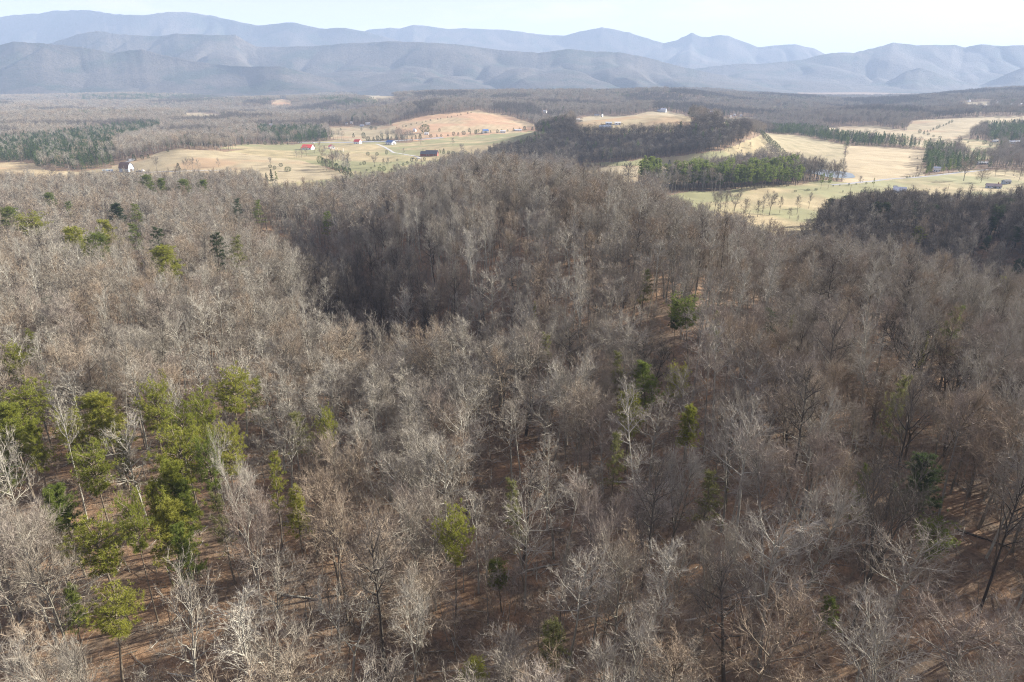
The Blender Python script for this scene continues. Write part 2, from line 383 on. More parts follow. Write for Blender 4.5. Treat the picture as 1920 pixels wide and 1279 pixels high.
# pond
th = np.linspace(0, 2 * math.pi, 48, endpoint=False); rad = 1.12 + 0.1 * np.sin(3 * th + 1) + 0.06 * np.sin(5 * th)
pv = np.stack([POND_C[0] + POND_C[3] * rad * np.cos(th), POND_C[1] + POND_C[4] * rad * np.sin(th), np.full(48, POND_C[2] - 0.1)], 1)
o = link('pond', mesh_data('pond', np.vstack([pv, [[POND_C[0], POND_C[1], POND_C[2] - 0.1]]]), np.array([[i, (i + 1) % 48, 48] for i in range(48)]), [M['water']]))
tag(o, 'small pale pond between the pines and the mown field', kind='structure')

# roads
def road(pts, width, mat, label, name='road', lift=0.12):
    P = [hit(u, v, 0, 450)[:2] for u, v in pts]
    Q = [np.array(P[0])]
    for a, b in zip(P[:-1], P[1:]):
        n = max(2, int(math.hypot(b[0] - a[0], b[1] - a[1]) / 6))
        for k in range(1, n + 1): Q.append(np.array(a) + (np.array(b) - np.array(a)) * k / n)
    Q = np.array(Q)
    for _ in range(6): Q[1:-1] = 0.5 * Q[1:-1] + 0.25 * (Q[:-2] + Q[2:])
    T = np.gradient(Q, axis=0); T /= np.linalg.norm(T, axis=1, keepdims=True) + 1e-9
    N = np.stack([-T[:, 1], T[:, 0]], 1)
    zc = H(Q[:, 0], Q[:, 1])
    for _ in range(2): zc[1:-1] = 0.5 * zc[1:-1] + 0.25 * (zc[:-2] + zc[2:])
    rows = []
    for s, dz in ((-0.5, 0), (-0.46, 0.0), (0.46, 0.0), (0.5, 0)):
        E = Q + N * width * s; zz = np.maximum(zc + lift, H(E[:, 0], E[:, 1]) + lift)
        if abs(s) == 0.5: zz = zz - lift - 0.25
        rows.append(np.column_stack([E, zz]))
    V = np.stack(rows, 1).reshape(-1, 3); n = len(Q)
    F = np.array([[4 * i + k, 4 * i + k + 1, 4 * i + k + 5, 4 * i + k + 4] for i in range(n - 1) for k in range(3)])
    o = link(name, mesh_data(name, V, F, [mat])); tag(o, label, kind='structure'); return Q
ROADQ = [road([(560, 267), (690, 266), (760, 263), (830, 258)], 16, M['asphalt'], 'grey highway strip behind the farm buildings'),
 road([(705, 270), (722, 276), (740, 287), (762, 290), (790, 297)], 5, M['concrete'], 'pale driveway curving down to the brick house'),
 road([(1560, 347), (1590, 345), (1620, 341), (1660, 336), (1700, 334), (1740, 331), (1800, 323), (1850, 318)], 6, M['asphalt'], 'grey road curving past the pond'),
 road([(225, 307), (250, 302), (246, 298)], 8, M['asphalt'], 'short stretch of road in the trees behind the barn'),
 road([(262, 323), (330, 322), (420, 319)], 4, M['concrete'], 'pale farm track beside the brown roofed barn', 'track')]

# ------------------------------------------------------------------ mountains
def mountain(label, crest, Yc, depth, base=-128, spur=0.42, per=620, seed=0, back=1.2):
    """crest: skyline in photograph pixels; the ridge stands Yc metres away and its slopes run `depth` metres towards us"""
    cu = np.array([c[0] for c in crest], float); cv = np.array([c[1] for c in crest], float)
    n = int((cu[-1] - cu[0]) / 2.5) + 1
    us = np.linspace(cu[0], cu[-1], n); vs = np.interp(us, cu, cv)
    k = np.array([1, 2, 1]) / 4.0
    vs[1:-1] = np.convolve(vs, k, 'valid')
    vs = vs + 0.7 * vnoise(us / 9.0 + seed, us * 0 + 3)
    cx, cy, cz = [], [], []
    for u, v in zip(us, vs):
        Y = Yc + 260 * float(vnoise(np.array([u / 130.0 + seed]), np.array([0.5]))[0])
        x, y, z = at_y(u, v, Y); cx.append(x); cy.append(y); cz.append(z)
    cx, cy, cz = map(np.array, (cx, cy, cz))
    m = 110; t = np.concatenate([np.linspace(0, 1, m), 1 + np.linspace(0, back, 22)[1:]])
    Tm = t[:, None]; f = np.minimum(Tm, 1)
    dirx, diry = cx / np.hypot(cx, cy), cy / np.hypot(cx, cy)
    off = (Tm - 1) * depth
    X = cx[None] + dirx[None] * off; Y = cy[None] + diry[None] * off
    hgt = np.maximum(cz - base, 3)[None]
    prof = f ** 0.85 * (0.55 + 0.45 * f)
    prof = np.where(Tm > 1, np.clip(1 - (Tm - 1) / back, 0, 1) ** 1.3, prof)
    wx = 240 * vnoise(X / 800 + seed, Y / 800) + 70 * vnoise(X / 260, Y / 260 + seed); wy = 260 * vnoise(X / 900 + 40, Y / 900 + seed)
    nn = vnoise((X + wx + 0.25 * off) / per + 11 * seed, (Y + wy) / (per * 2.8) + 5)
    n2 = vnoise((X + wx - 0.3 * off) / (per * 0.43) + 31 * seed, (Y + wy) / (per * 0.75) + 2)
    n3 = vnoise(X / 210 + seed, Y / 210); n4 = vnoise(X / 95 + seed, Y / 95 + 3)
    valley = np.clip(1 - np.abs(nn) * 1.8, 0, 1) ** 1.1; v2 = np.clip(1 - np.abs(n2) * 2.0, 0, 1)
    w = np.clip(1 - f, 0, 1) ** 0.65 * np.clip(f * 3.0, 0, 1)
    prof = prof * (1 - spur * w * 1.5 * valley - 0.30 * w * v2) + w * (0.02 * nn + 0.022 * n3 + 0.008 * n4)
    Z = base + hgt * np.clip(prof, 0, None)
    nrow, ncol = Z.shape
    vi = np.arange(nrow * ncol).reshape(nrow, ncol)
    F = np.stack([vi[:-1, :-1], vi[:-1, 1:], vi[1:, 1:], vi[1:, :-1]], -1).reshape(-1, 4)
    o = link('mountain', mesh_data('mountain', np.stack([X, Y, Z], -1).reshape(-1, 3), F, [M['mountain']], smooth=True))
    tag(o, label, kind='structure'); return o
mountain('nearest wooded ridge with two dark hollows, on the left', [(-420,110),(-200,104),(-60,96),(0,85),(22,78),(90,82),(150,88),(190,95),(205,100),(238,95),(265,92),(310,104),(370,116),(420,122),(455,125),(530,125),(600,143),(680,165),(740,180),(800,192)], 5300, 1100, seed=1, per=560, spur=0.5)
mountain('long folded ridge crossing the middle of the valley end', [(-420,120),(-100,98),(60,92),(110,76),(150,63),(185,58),(220,64),(300,68),(330,63),(400,66),(440,65),(480,88),(520,88),(560,87),(600,86),(640,82),(720,78),(780,78),(860,84),(960,96),(1010,99),(1065,92),(1120,97),(1160,98),(1210,107),(1250,118),(1290,128),(1400,150),(1500,170),(1560,182)], 6600, 1900, seed=2, per=640, spur=0.5)
mountain('high pale ridge at the far left skyline', [(-460,62),(-200,46),(0,32),(30,28),(75,25),(100,20),(165,19),(220,27),(270,28),(310,23),(345,22),(400,30),(480,48),(500,47),(535,42),(555,43),(600,54),(640,52),(682,58),(760,80),(850,100),(950,130)], 9000, 2300, seed=3, per=900)
mountain('far blue ridge with two separate summits', [(600,110),(650,82),(690,55),(720,54),(733,52),(750,53),(775,46),(800,49),(840,55),(870,53),(930,55),(960,58),(1030,66),(1060,67),(1085,59),(1120,54),(1130,51),(1150,55),(1180,61),(1210,71),(1245,81),(1270,75),(1290,65),(1298,61),(1306,65),(1315,69),(1330,69),(1350,66),(1365,67),(1390,77),(1420,88),(1450,86),(1490,83),(1510,88),(1525,90),(1545,101),(1600,115),(1720,140)], 10400, 2500, seed=4, per=950)
mountain('broad hazy mountain rising toward the sun side', [(1180,160),(1290,130),(1380,120),(1440,119),(1500,113),(1545,102),(1560,99),(1600,99),(1640,90),(1675,80),(1720,85),(1750,84),(1790,84),(1810,89),(1838,83),(1870,86),(1920,85),(2000,80),(2200,92),(2400,110)], 7900, 1900, seed=5, per=760)
mountain('low rounded foothill in front of the hazy mountain', [(1560,176),(1640,165),(1680,145),(1700,133),(1725,127),(1755,136),(1800,156),(1840,160),(1880,142),(1920,126),(2000,112),(2200,118),(2400,140)], 6700, 900, seed=6, per=520)

# ------------------------------------------------------------------ haze
hz = bpy.data.materials.new('haze'); hz.use_nodes = True
ht = hz.node_tree
for n in list(ht.nodes): ht.nodes.remove(n)
ho = ht.nodes.new('ShaderNodeOutputMaterial'); hv = ht.nodes.new('ShaderNodeVolumePrincipled')
hv.inputs['Color'].default_value = (0.53, 0.70, 1.0, 1); hv.inputs['Density'].default_value = 0.86e-4
hv.inputs['Anisotropy'].default_value = 0.0
for k in ('Density Attribute', 'Color Attribute', 'Temperature Attribute'):
    if k in hv.inputs: hv.inputs[k].default_value = ''
ht.links.new(hv.outputs[0], ho.inputs['Volume'])
try: hz.cycles.homogeneous_volume = True
except Exception: pass
bx0, bx1, by0, by1, bz0, bz1 = -21000, 21000, -21000, 21000, -134.0, 900.0
hvx = np.array([[x, y, z] for z in (bz0, bz1) for y in (by0, by1) for x in (bx0, bx1)])
hf = np.array([[0, 2, 3, 1], [4, 5, 7, 6], [0, 1, 5, 4], [2, 6, 7, 3], [0, 4, 6, 2], [1, 3, 7, 5]])
o = link('haze', mesh_data('haze', hvx, hf, [hz])); tag(o, 'thin blue haze filling the valley air', kind='stuff')
# ------------------------------------------------------------------ bark, twig and needle materials
def mat_bark(name, stops, patch=None):
    m, nt, b = new_mat(name)
    c = ramp(nt, orand(nt), [(p, (c_[0] * 1.1, c_[1] * 1.12, c_[2] * 1.04)) for p, c_ in stops])
    n = noise(nt, 2.2, 4, 0.7, objco(nt, (1, 1, 0.35)))
    c = mix(nt, 1.0, c, ramp(nt, n, [(0.3, (0.62, 0.6, 0.58)), (0.7, (1.2, 1.2, 1.2))]), 'MULTIPLY')
    if patch: c = mix(nt, ramp(nt, noise(nt, 0.9, 3, 0.6, objco(nt)), [(0.56, (0, 0, 0)), (0.66, (0.5, 0.5, 0.5))]), c, patch)
    nt.links.new(c, b.inputs['Base Color']); return m
def mat_twig(name, stops):
    m, nt, b = new_mat(name)
    nt.links.new(ramp(nt, orand(nt), [(p, (c[0] * 1.18, c[1] * 1.19, c[2] * 1.13)) for p, c in stops]), b.inputs['Base Color']); return m
BARK = {
 'grey': mat_bark('grey_bark', [(0.0, (0.15, 0.138, 0.122)), (0.5, (0.21, 0.198, 0.178)), (1.0, (0.28, 0.265, 0.242))]),
 'pale': mat_bark('pale_bark', [(0.0, (0.255, 0.243, 0.222)), (1.0, (0.375, 0.36, 0.335))], (0.24, 0.23, 0.20)),
 'brown': mat_bark('brown_bark', [(0.0, (0.13, 0.108, 0.09)), (1.0, (0.21, 0.18, 0.15))]),
 'dark': mat_bark('dark_bark', [(0.0, (0.055, 0.048, 0.044)), (1.0, (0.10, 0.09, 0.082))]),
 'red': mat_bark('mauve_bark', [(0.0, (0.18, 0.165, 0.152)), (1.0, (0.26, 0.24, 0.222))]),
 'pine': mat_bark('pine_bark', [(0.0, (0.13, 0.105, 0.085)), (1.0, (0.19, 0.158, 0.13))])}
TWIG = {
 'grey': mat_twig('grey_twigs', [(0.0, (0.185, 0.162, 0.137)), (0.5, (0.225, 0.203, 0.177)), (1.0, (0.265, 0.245, 0.218))]),
 'pale': mat_twig('pale_twigs', [(0.0, (0.245, 0.222, 0.195)), (1.0, (0.31, 0.29, 0.26))]),
 'brown': mat_twig('brown_twigs', [(0.0, (0.205, 0.160, 0.122)), (0.5, (0.24, 0.195, 0.154)), (1.0, (0.23, 0.197, 0.163))]),
 'dark': mat_twig('dark_twigs', [(0.0, (0.08, 0.07, 0.062)), (1.0, (0.14, 0.122, 0.108))]),  # also paints shade on the wooded slopes and in the hollow
 'red': mat_twig('mauve_twigs', [(0.0, (0.215, 0.178, 0.155)), (0.5, (0.235, 0.20, 0.176)), (1.0, (0.23, 0.203, 0.182))])}
def mat_needles(name, stops):
    m, nt, b = new_mat(name)
    n = noise(nt, 0.55, 3, 0.6, objco(nt)); n2 = noise(nt, 3.0, 2, 0.6, objco(nt))
    c = mix(nt, 0.45, ramp(nt, orand(nt), stops), ramp(nt, n, [(0.3, stops[0][1]), (0.7, stops[-1][1])]))
    c = mix(nt, 1.0, c, ramp(nt, n2, [(0.3, (0.7, 0.75, 0.7)), (0.7, (1.25, 1.2, 1.1))]), 'MULTIPLY')
    nt.links.new(c, b.inputs['Base Color'])
    b.inputs['Specular IOR Level'].default_value = 0.25; b.inputs['Roughness'].default_value = 0.65
    tl = nt.nodes.new('ShaderNodeBsdfTranslucent'); nt.links.new(c, tl.inputs[0])
    mx = nt.nodes.new('ShaderNodeMixShader'); mx.inputs[0].default_value = 0.42
    out = next(n_ for n_ in nt.nodes if n_.type == 'OUTPUT_MATERIAL')
    nt.links.new(b.outputs[0], mx.inputs[1]); nt.links.new(tl.outputs[0], mx.inputs[2]); nt.links.new(mx.outputs[0], out.inputs['Surface'])
    return m
NEED = {
 'yellow': mat_needles('yellow_green_needles', [(0.0, (0.17, 0.20, 0.034)), (0.5, (0.25, 0.26, 0.046)), (1.0, (0.32, 0.31, 0.066))]),
 'green': mat_needles('green_needles', [(0.0, (0.11, 0.15, 0.032)), (1.0, (0.18, 0.21, 0.048))]),
 'dark': mat_needles('dark_needles', [(0.0, (0.034, 0.055, 0.024)), (1.0, (0.06, 0.085, 0.035))]),
 'sparse': mat_needles('dull_needles', [(0.0, (0.15, 0.16, 0.06)), (1.0, (0.2, 0.2, 0.085))]),
 'far': mat_needles('far_needles', [(0.0, (0.05, 0.085, 0.03)), (1.0, (0.095, 0.135, 0.04))]),
 'grove': mat_needles('grove_needles', [(0.0, (0.12, 0.17, 0.04)), (1.0, (0.22, 0.26, 0.06))])}

# ------------------------------------------------------------------ tree building
def unit(a): return a / (np.linalg.norm(a, axis=-1, keepdims=True) + 1e-9)
def perp(d):
    ref = np.where(np.abs(d[..., 2:3]) < 0.9, np.array([0, 0, 1.0]), np.array([1.0, 0, 0]))
    a = unit(np.cross(d, ref)); return a, np.cross(d, a)
def tubes(p0, p1, r0, r1, k):
    d = unit(p1 - p0); a, b = perp(d); n = len(p0)
    th = np.arange(k) * 2 * math.pi / k
    off = a[:, None] * np.cos(th)[None, :, None] + b[:, None] * np.sin(th)[None, :, None]
    A = p0[:, None] + off * r0[:, None, None]; B = p1[:, None] + off * r1[:, None, None]
    V = np.concatenate([A, B], 1).reshape(-1, 3)
    i = np.arange(n)[:, None] * 2 * k; j = np.arange(k)[None]; j2 = (j + 1) % k
    F = np.stack([i + j, i + j2, i + k + j2, i + k + j], -1).reshape(-1, 4)
    return V, F
class Build:
    def __init__(s): s.V = []; s.F4 = []; s.F3 = []; s.n = 0
    def tube(s, p0, p1, r0, r1, k):
        V, F = tubes(np.asarray(p0, float), np.asarray(p1, float), np.asarray(r0, float), np.asarray(r1, float), k)
        s.V.append(V); s.F4.append(F + s.n); s.n += len(V)
    def spike(s, p0, d, L, w, g):            # thin tapering twigs or needles, one triangle each
        d = unit(d); a = unit(np.cross(d, g.normal(size=d.shape)))
        V = np.stack([p0 - a * w[:, None] / 2, p0 + a * w[:, None] / 2, p0 + d * L[:, None]], 1).reshape(-1, 3)
        s.V.append(V); s.F3.append(np.arange(len(V)).reshape(-1, 3) + s.n); s.n += len(V)
    def data(s):
        V = np.concatenate(s.V) if s.V else np.zeros((0, 3))
        F = [];
        if s.F4: F.append(np.concatenate(s.F4))
        if s.F3: F.append(np.concatenate(s.F3))
        return V, F
def rand_dirs(base, spread, g):
    a, b = perp(base); ph = g.uniform(0, 2 * math.pi, len(base)); s = spread
    return unit(base * np.cos(s)[:, None] + (a * np.cos(ph)[:, None] + b * np.sin(ph)[:, None]) * np.sin(s)[:, None])
def grow(P, D, L, r, nseg, wob, up, g):
    """chains of nseg segments from P along D: returns arrays (m, nseg + 1, 3) and radii"""
    m = len(P); pts = np.zeros((m, nseg + 1, 3)); pts[:, 0] = P; d = D.copy()
    for i in range(nseg):
        d = unit(d + g.normal(size=d.shape) * wob + np.array([0, 0, 1.0]) * up)
        pts[:, i + 1] = pts[:, i] + d * (L / nseg)[:, None]
    t = np.linspace(0, 1, nseg + 1)[None]
    return pts, r[:, None] * (1 - 0.8 * t)
def chain_tubes(bd, pts, rad, k):
    bd.tube(pts[:, :-1].reshape(-1, 3), pts[:, 1:].reshape(-1, 3), rad[:, :-1].ravel(), rad[:, 1:].ravel(), k)
def sample_chain(pts, par, t):
    n = pts.shape[1] - 1; x = np.clip(t, 0, 0.999) * n; i = x.astype(int); f = (x - i)[:, None]
    p = pts[par, i] * (1 - f) + pts[par, i + 1] * f
    return p, unit(pts[par, i + 1] - pts[par, i])
def bare_tree(seed, Ht=23, base=0.42, rad=4.2, limbs=15, nb=6, nt=7, nl=8, fork=False, up=0.10, steep=0.9, tw=1.0, trunk_r=0.22, lean=0.0):
    g = np.random.default_rng(seed)
    tr, cr = Build(), Build()
    T0 = np.zeros((1, 3)); T0[0, 2] = -0.6
    D0 = unit(np.array([[lean + g.normal() * 0.03, g.normal() * 0.03, 1.0]]))
    if fork:
        pts, rd = grow(T0, D0, np.array([Ht * 0.32]), np.array([trunk_r]), 3, 0.03, 0.02, g); rd = rd * 0 + trunk_r * np.linspace(1.15, 0.85, 4)
        chain_tubes(tr, pts, rd, 7)
        nf = 2 + int(g.integers(0, 2)); az = g.uniform(0, 6.28) + np.arange(nf) * 2 * math.pi / nf
        fd = unit(np.stack([np.cos(az) * 0.36, np.sin(az) * 0.36, np.ones(nf)], 1))
        st, sr = grow(np.repeat(pts[:, -1], nf, 0), fd, np.full(nf, Ht * 0.62) * g.uniform(0.85, 1.05, nf), np.full(nf, trunk_r * 0.62), 7, 0.07, 0.05, g)
        chain_tubes(tr, st, sr, 6); tb = 0.12
    else:
        st, sr = grow(T0, D0, np.array([Ht * 0.97]), np.array([trunk_r]), 9, 0.035, 0.03, g)
        chain_tubes(tr, st, sr, 7); tb = base
        nf = 1
    n = limbs; par = np.arange(n) % nf
    t = tb + (0.93 - tb) * ((np.arange(n) + g.uniform(0, 1, n)) / n) ** 1.1
    p, dd = sample_chain(st, par, t)
    az = np.arange(n) * 2.4 + g.uniform(-0.5, 0.5, n); rel = (t - tb) / (1 - tb)
    el = np.clip(steep * (0.5 + 0.95 * rel) + g.normal(size=n) * 0.16, 0.1, 1.45)
    d = np.stack([np.cos(az) * np.cos(el), np.sin(az) * np.cos(el), np.sin(el)], 1)
    prof = np.where(rel < 0.2, 0.8 + 1.0 * rel, np.sqrt(np.clip(1.0 - 0.78 * ((rel - 0.2) / 0.8) ** 1.6, 0.05, 1)))
    L = rad * 1.25 * prof * g.uniform(0.75, 1.2, n) * (0.8 if nf > 1 else 1.0)
    rl = trunk_r * 0.39 * (0.5 + 0.5 * prof)
    lp, lr = grow(p, d, L, rl, 4, 0.13, up, g); chain_tubes(tr, lp, lr, 5)
    # branches (also from the leading shoots)
    m = n * nb; par = np.repeat(np.arange(n), nb); t = g.uniform(0.22, 1.0, m)
    p, dd = sample_chain(lp, par, t)
    d = rand_dirs(dd, g.uniform(0.45, 0.95, m), g); d[:, 2] += 0.14; d = unit(d)
    Lb = L[par] * (0.62 - 0.3 * t) * g.uniform(0.7, 1.2, m) + 0.5
    bp, br = grow(p, d, Lb, rl[par] * 0.5 * (1.1 - 0.5 * t), 3, 0.17, up * 0.9, g); chain_tubes(cr, bp, br, 3)
    tops = np.repeat(np.arange(nf), 10); tt = g.uniform(0.7, 0.99, len(tops)); p2, d2 = sample_chain(st, tops, tt)
    d2 = rand_dirs(d2, g.uniform(0.3, 0.9, len(tops)), g)
    bp2, br2 = grow(p2, d2, np.full(len(tops), rad * 0.38), np.full(len(tops), 0.035), 3, 0.12, 0.08, g); chain_tubes(cr, bp2, br2, 3)
    bp = np.concatenate([bp, bp2])
    mb = len(bp)
    # twigs
    m = mb * nt; par = np.repeat(np.arange(mb), nt); t = g.uniform(0.15, 1.0, m); p, dd = sample_chain(bp, par, t)
    d = rand_dirs(dd, g.uniform(0.35, 0.95, m), g); d[:, 2] += 0.12; d = unit(d)
    Lt = g.uniform(0.7, 1.7, m) * rad / 4.2
    tp, t_r = grow(p, d, Lt, np.full(m, 0.016 * tw), 2, 0.18, 0.08, g)
    cr.spike(tp[:, 0], tp[:, 1] - tp[:, 0], Lt * 1.0, np.full(m, 0.05 * tw), g)
    m2 = m * nl; par = np.repeat(np.arange(m), nl); t = g.uniform(0.1, 1.0, m2); p, dd = sample_chain(tp, par, t)
    d = rand_dirs(dd, g.uniform(0.25, 0.9, m2), g); d[:, 2] += 0.08; d = unit(d)
    cr.spike(p, d, g.uniform(0.45, 1.05, m2) * rad / 4.2, np.full(m2, 0.03 * tw), g)
    return tr, cr
def far_tree(seed, Ht=22, rad=4.2, n=300, w=0.12, base=0.38, single=True):
    """light version for trees a few pixels tall"""
    g = np.random.default_rng(seed); tr, cr = Build(), Build()
    st, sr = grow(np.array([[0, 0, -1.0]]), np.array([[0, 0, 1.0]]), np.array([Ht * 0.95]), np.array([0.24]), 3, 0.03, 0.02, g); chain_tubes(tr, st, sr, 3)
    k = 9; t = g.uniform(base, 0.85, k); p, dd = sample_chain(st, np.zeros(k, int), t); az = np.arange(k) * 2.4
    el = g.uniform(0.5, 1.1, k); d = np.stack([np.cos(az) * np.cos(el), np.sin(az) * np.cos(el), np.sin(el)], 1)
    lp, lr = grow(p, d, rad * g.uniform(0.8, 1.3, k), np.full(k, 0.09), 2, 0.1, 0.1, g); chain_tubes(tr, lp, lr, 3)
    u = unit(g.normal(size=(n, 3))); rr = g.uniform(0.25, 1, n) ** 0.5
    c = np.array([0, 0, Ht * (0.5 + base * 0.5)]); sc = np.array([rad, rad, Ht * (0.5 - base * 0.5)])
    q = c + u * rr[:, None] * sc * 0.86
    ax = np.array([0, 0, Ht * base * 0.9]); d = unit(unit(q - ax) + g.normal(size=(n, 3)) * 0.3)
    cr.spike(q, d, g.uniform(1.3, 2.6, n), np.full(n, w), g)
    return tr, cr
def pine(seed, Ht=18, rad=3.2, shape='cone', base=0.35, tufts=9, nn=13, nl=0.42, nw=0.07, whorl=5, step=0.75, droop=0.0):
    g = np.random.default_rng(seed); tr, cr = Build(), Build()
    st, sr = grow(np.array([[0, 0, -0.5]]), np.array([[g.normal() * 0.04, g.normal() * 0.04, 1.0]]), np.array([Ht]), np.array([0.17 + Ht * 0.004]), 8, 0.03, 0.03, g); chain_tubes(tr, st, sr, 6)
    hs = np.arange(base, 0.99, step / Ht); n = len(hs) * whorl
    t = np.repeat(hs, whorl) + g.uniform(-0.02, 0.02, n); rel = np.clip((t - base) / (1 - base), 0, 1)
    p, dd = sample_chain(st, np.zeros(n, int), t)
    az = np.arange(n) * 2 * math.pi / whorl + np.repeat(g.uniform(0, 6.28, len(hs)), whorl) + g.normal(size=n) * 0.3
    if shape == 'cone': prof = (1.06 - rel) ** 0.75
    elif shape == 'round': prof = np.sqrt(np.clip(1 - (rel * 2 - 0.85) ** 2 / 1.4, 0.05, 1))
    elif shape == 'flat': prof = 0.45 + 0.8 * np.sin(np.clip(rel, 0, 1) * math.pi * 0.78) 
    else: prof = (1.0 - rel * 0.75) * g.uniform(0.35, 1.25, n)
    el = 0.1 + 0.65 * rel - droop + g.normal(size=n) * 0.15
    d = np.stack([np.cos(az) * np.cos(el), np.sin(az) * np.cos(el), np.sin(el)], 1)
    keep = g.uniform(size=n) > (0.35 if shape == 'open' else 0.12)
    p, d, prof, t = p[keep], d[keep], prof[keep], t[keep]; n = len(p)
    L = rad * prof * g.uniform(0.7, 1.25, n) + 0.25
    bp, br = grow(p, d, L, 0.02 + 0.018 * L, 3, 0.1, 0.06, g); chain_tubes(tr, bp, br, 3)
    m = n * tufts; par = np.repeat(np.arange(n), tufts); tt = 1 - g.uniform(0, 1, m) ** 1.2 * 0.72
    q, dd = sample_chain(bp, par, tt); q = q + g.normal(size=q.shape) * (0.10 + 0.10 * L[par])[:, None] * np.array([1, 1, 0.45])
    k = m * nn; pr = np.repeat(np.arange(m), nn)
    nd = unit(g.normal(size=(k, 3)) * 0.8 + dd[pr] * 0.55 + np.array([0, 0, 0.55]))
    cr.spike(q[pr] + nd * 0.04, nd, g.uniform(0.7, 1.3, k) * nl, np.full(k, nw), g)
    return tr, cr
def cedar(seed, Ht=7, rad=1.7, n=900, w=0.16, L=0.55, kind='cone'):
    g = np.random.default_rng(seed); tr, cr = Build(), Build()
    st, sr = grow(np.array([[0, 0, -0.4]]), np.array([[0, 0, 1.0]]), np.array([Ht * 0.9]), np.array([0.14]), 3, 0.02, 0.02, g); chain_tubes(tr, st, sr, 5)
    z = g.uniform(0.04, 1, n); prof = (1.05 - z) ** 0.7 * np.clip(z * 9, 0, 1) if kind == 'cone' else np.sqrt(np.clip(1 - (z * 2 - 1) ** 2, 0, 1))
    az = g.uniform(0, 6.28, n); lump = 1 + 0.22 * np.sin(3 * az + z * 9 + seed) + 0.12 * np.sin(7 * az - z * 17)
    rr = rad * prof * lump * g.uniform(0.45, 1, n) ** 0.5
    q = np.stack([np.cos(az) * rr, np.sin(az) * rr, z * Ht], 1)
    d = unit(np.stack([np.cos(az), np.sin(az), 0.7 + 0 * az], 1) + g.normal(size=(n, 3)) * 0.45)
    cr.spike(q, d, g.uniform(0.6, 1.3, n) * L, np.full(n, w), g)
    return tr, cr
def shrub(seed, Ht=2.6, rad=1.5, n=14, nt=9, tw=1.0):
    g = np.random.default_rng(seed); cr = Build()
    az = g.uniform(0, 6.28, n); el = g.uniform(0.7, 1.45, n)
    d = np.stack([np.cos(az) * np.cos(el), np.sin(az) * np.cos(el), np.sin(el)], 1)
    p, r = grow(np.stack([np.cos(az) * 0.1, np.sin(az) * 0.1, np.full(n, -0.1)], 1), d, Ht * g.uniform(0.6, 1.1, n), np.full(n, 0.022), 3, 0.12, 0.05, g); chain_tubes(cr, p, r, 3)
    m = n * nt; par = np.repeat(np.arange(n), nt); q, dd = sample_chain(p, par, g.uniform(0.25, 1, m))
    cr.spike(q, rand_dirs(dd, g.uniform(0.3, 0.9, m), g), g.uniform(0.4, 1.1, m) * rad / 1.5, np.full(m, 0.035 * tw), g)
    return cr
def tree_meshes(name, pair, bark, leaf, crown='crown'):
    (tv, tf), (cv, cf) = pair[0].data(), pair[1].data()
    return mesh_data(name + '_trunk', tv, tf, [bark], smooth=True), mesh_data(name + '_' + crown, cv, cf, [leaf])

# near prototypes: shape x look
SHAPES = {
 'tall':   dict(Ht=24, base=0.54, rad=3.7, limbs=14, steep=0.85, up=0.05, trunk_r=0.24, nl=4),
 'spread': dict(Ht=20, base=0.36, rad=5.0, limbs=17, steep=0.62, up=0.04, trunk_r=0.27, nl=6),
 'vase':   dict(Ht=20, base=0.3, rad=4.8, limbs=18, steep=0.8, up=0.05, fork=True, trunk_r=0.25, nl=6),
 'slim':   dict(Ht=18, base=0.45, rad=2.7, limbs=12, steep=0.85, up=0.05, nt=6, nl=5, trunk_r=0.15),
 'pole':   dict(Ht=25, base=0.6, rad=2.9, limbs=11, steep=0.95, up=0.06, nt=5, nl=4, trunk_r=0.21)}
PROTO = {}
_sd = 100
for look in ('grey', 'pale', 'brown', 'dark', 'red'):
    for sh, kw in SHAPES.items():
        if look == 'dark' and sh == 'slim': continue
        if look == 'red' and sh == 'pole': continue
        kw = dict(kw); _sd += 1
        if look == 'dark': kw.update(nt=5, trunk_r=kw['trunk_r'] * 1.25)
        if look == 'pale': kw.update(nt=6, nl=4)
        if look == 'red': kw.update(nl=7)
        PROTO[(look, sh)] = bare_tree(_sd, **kw)
MESH = {k: tree_meshes('bare_tree', v, BARK[k[0]], TWIG[k[0]]) for k, v in PROTO.items()}

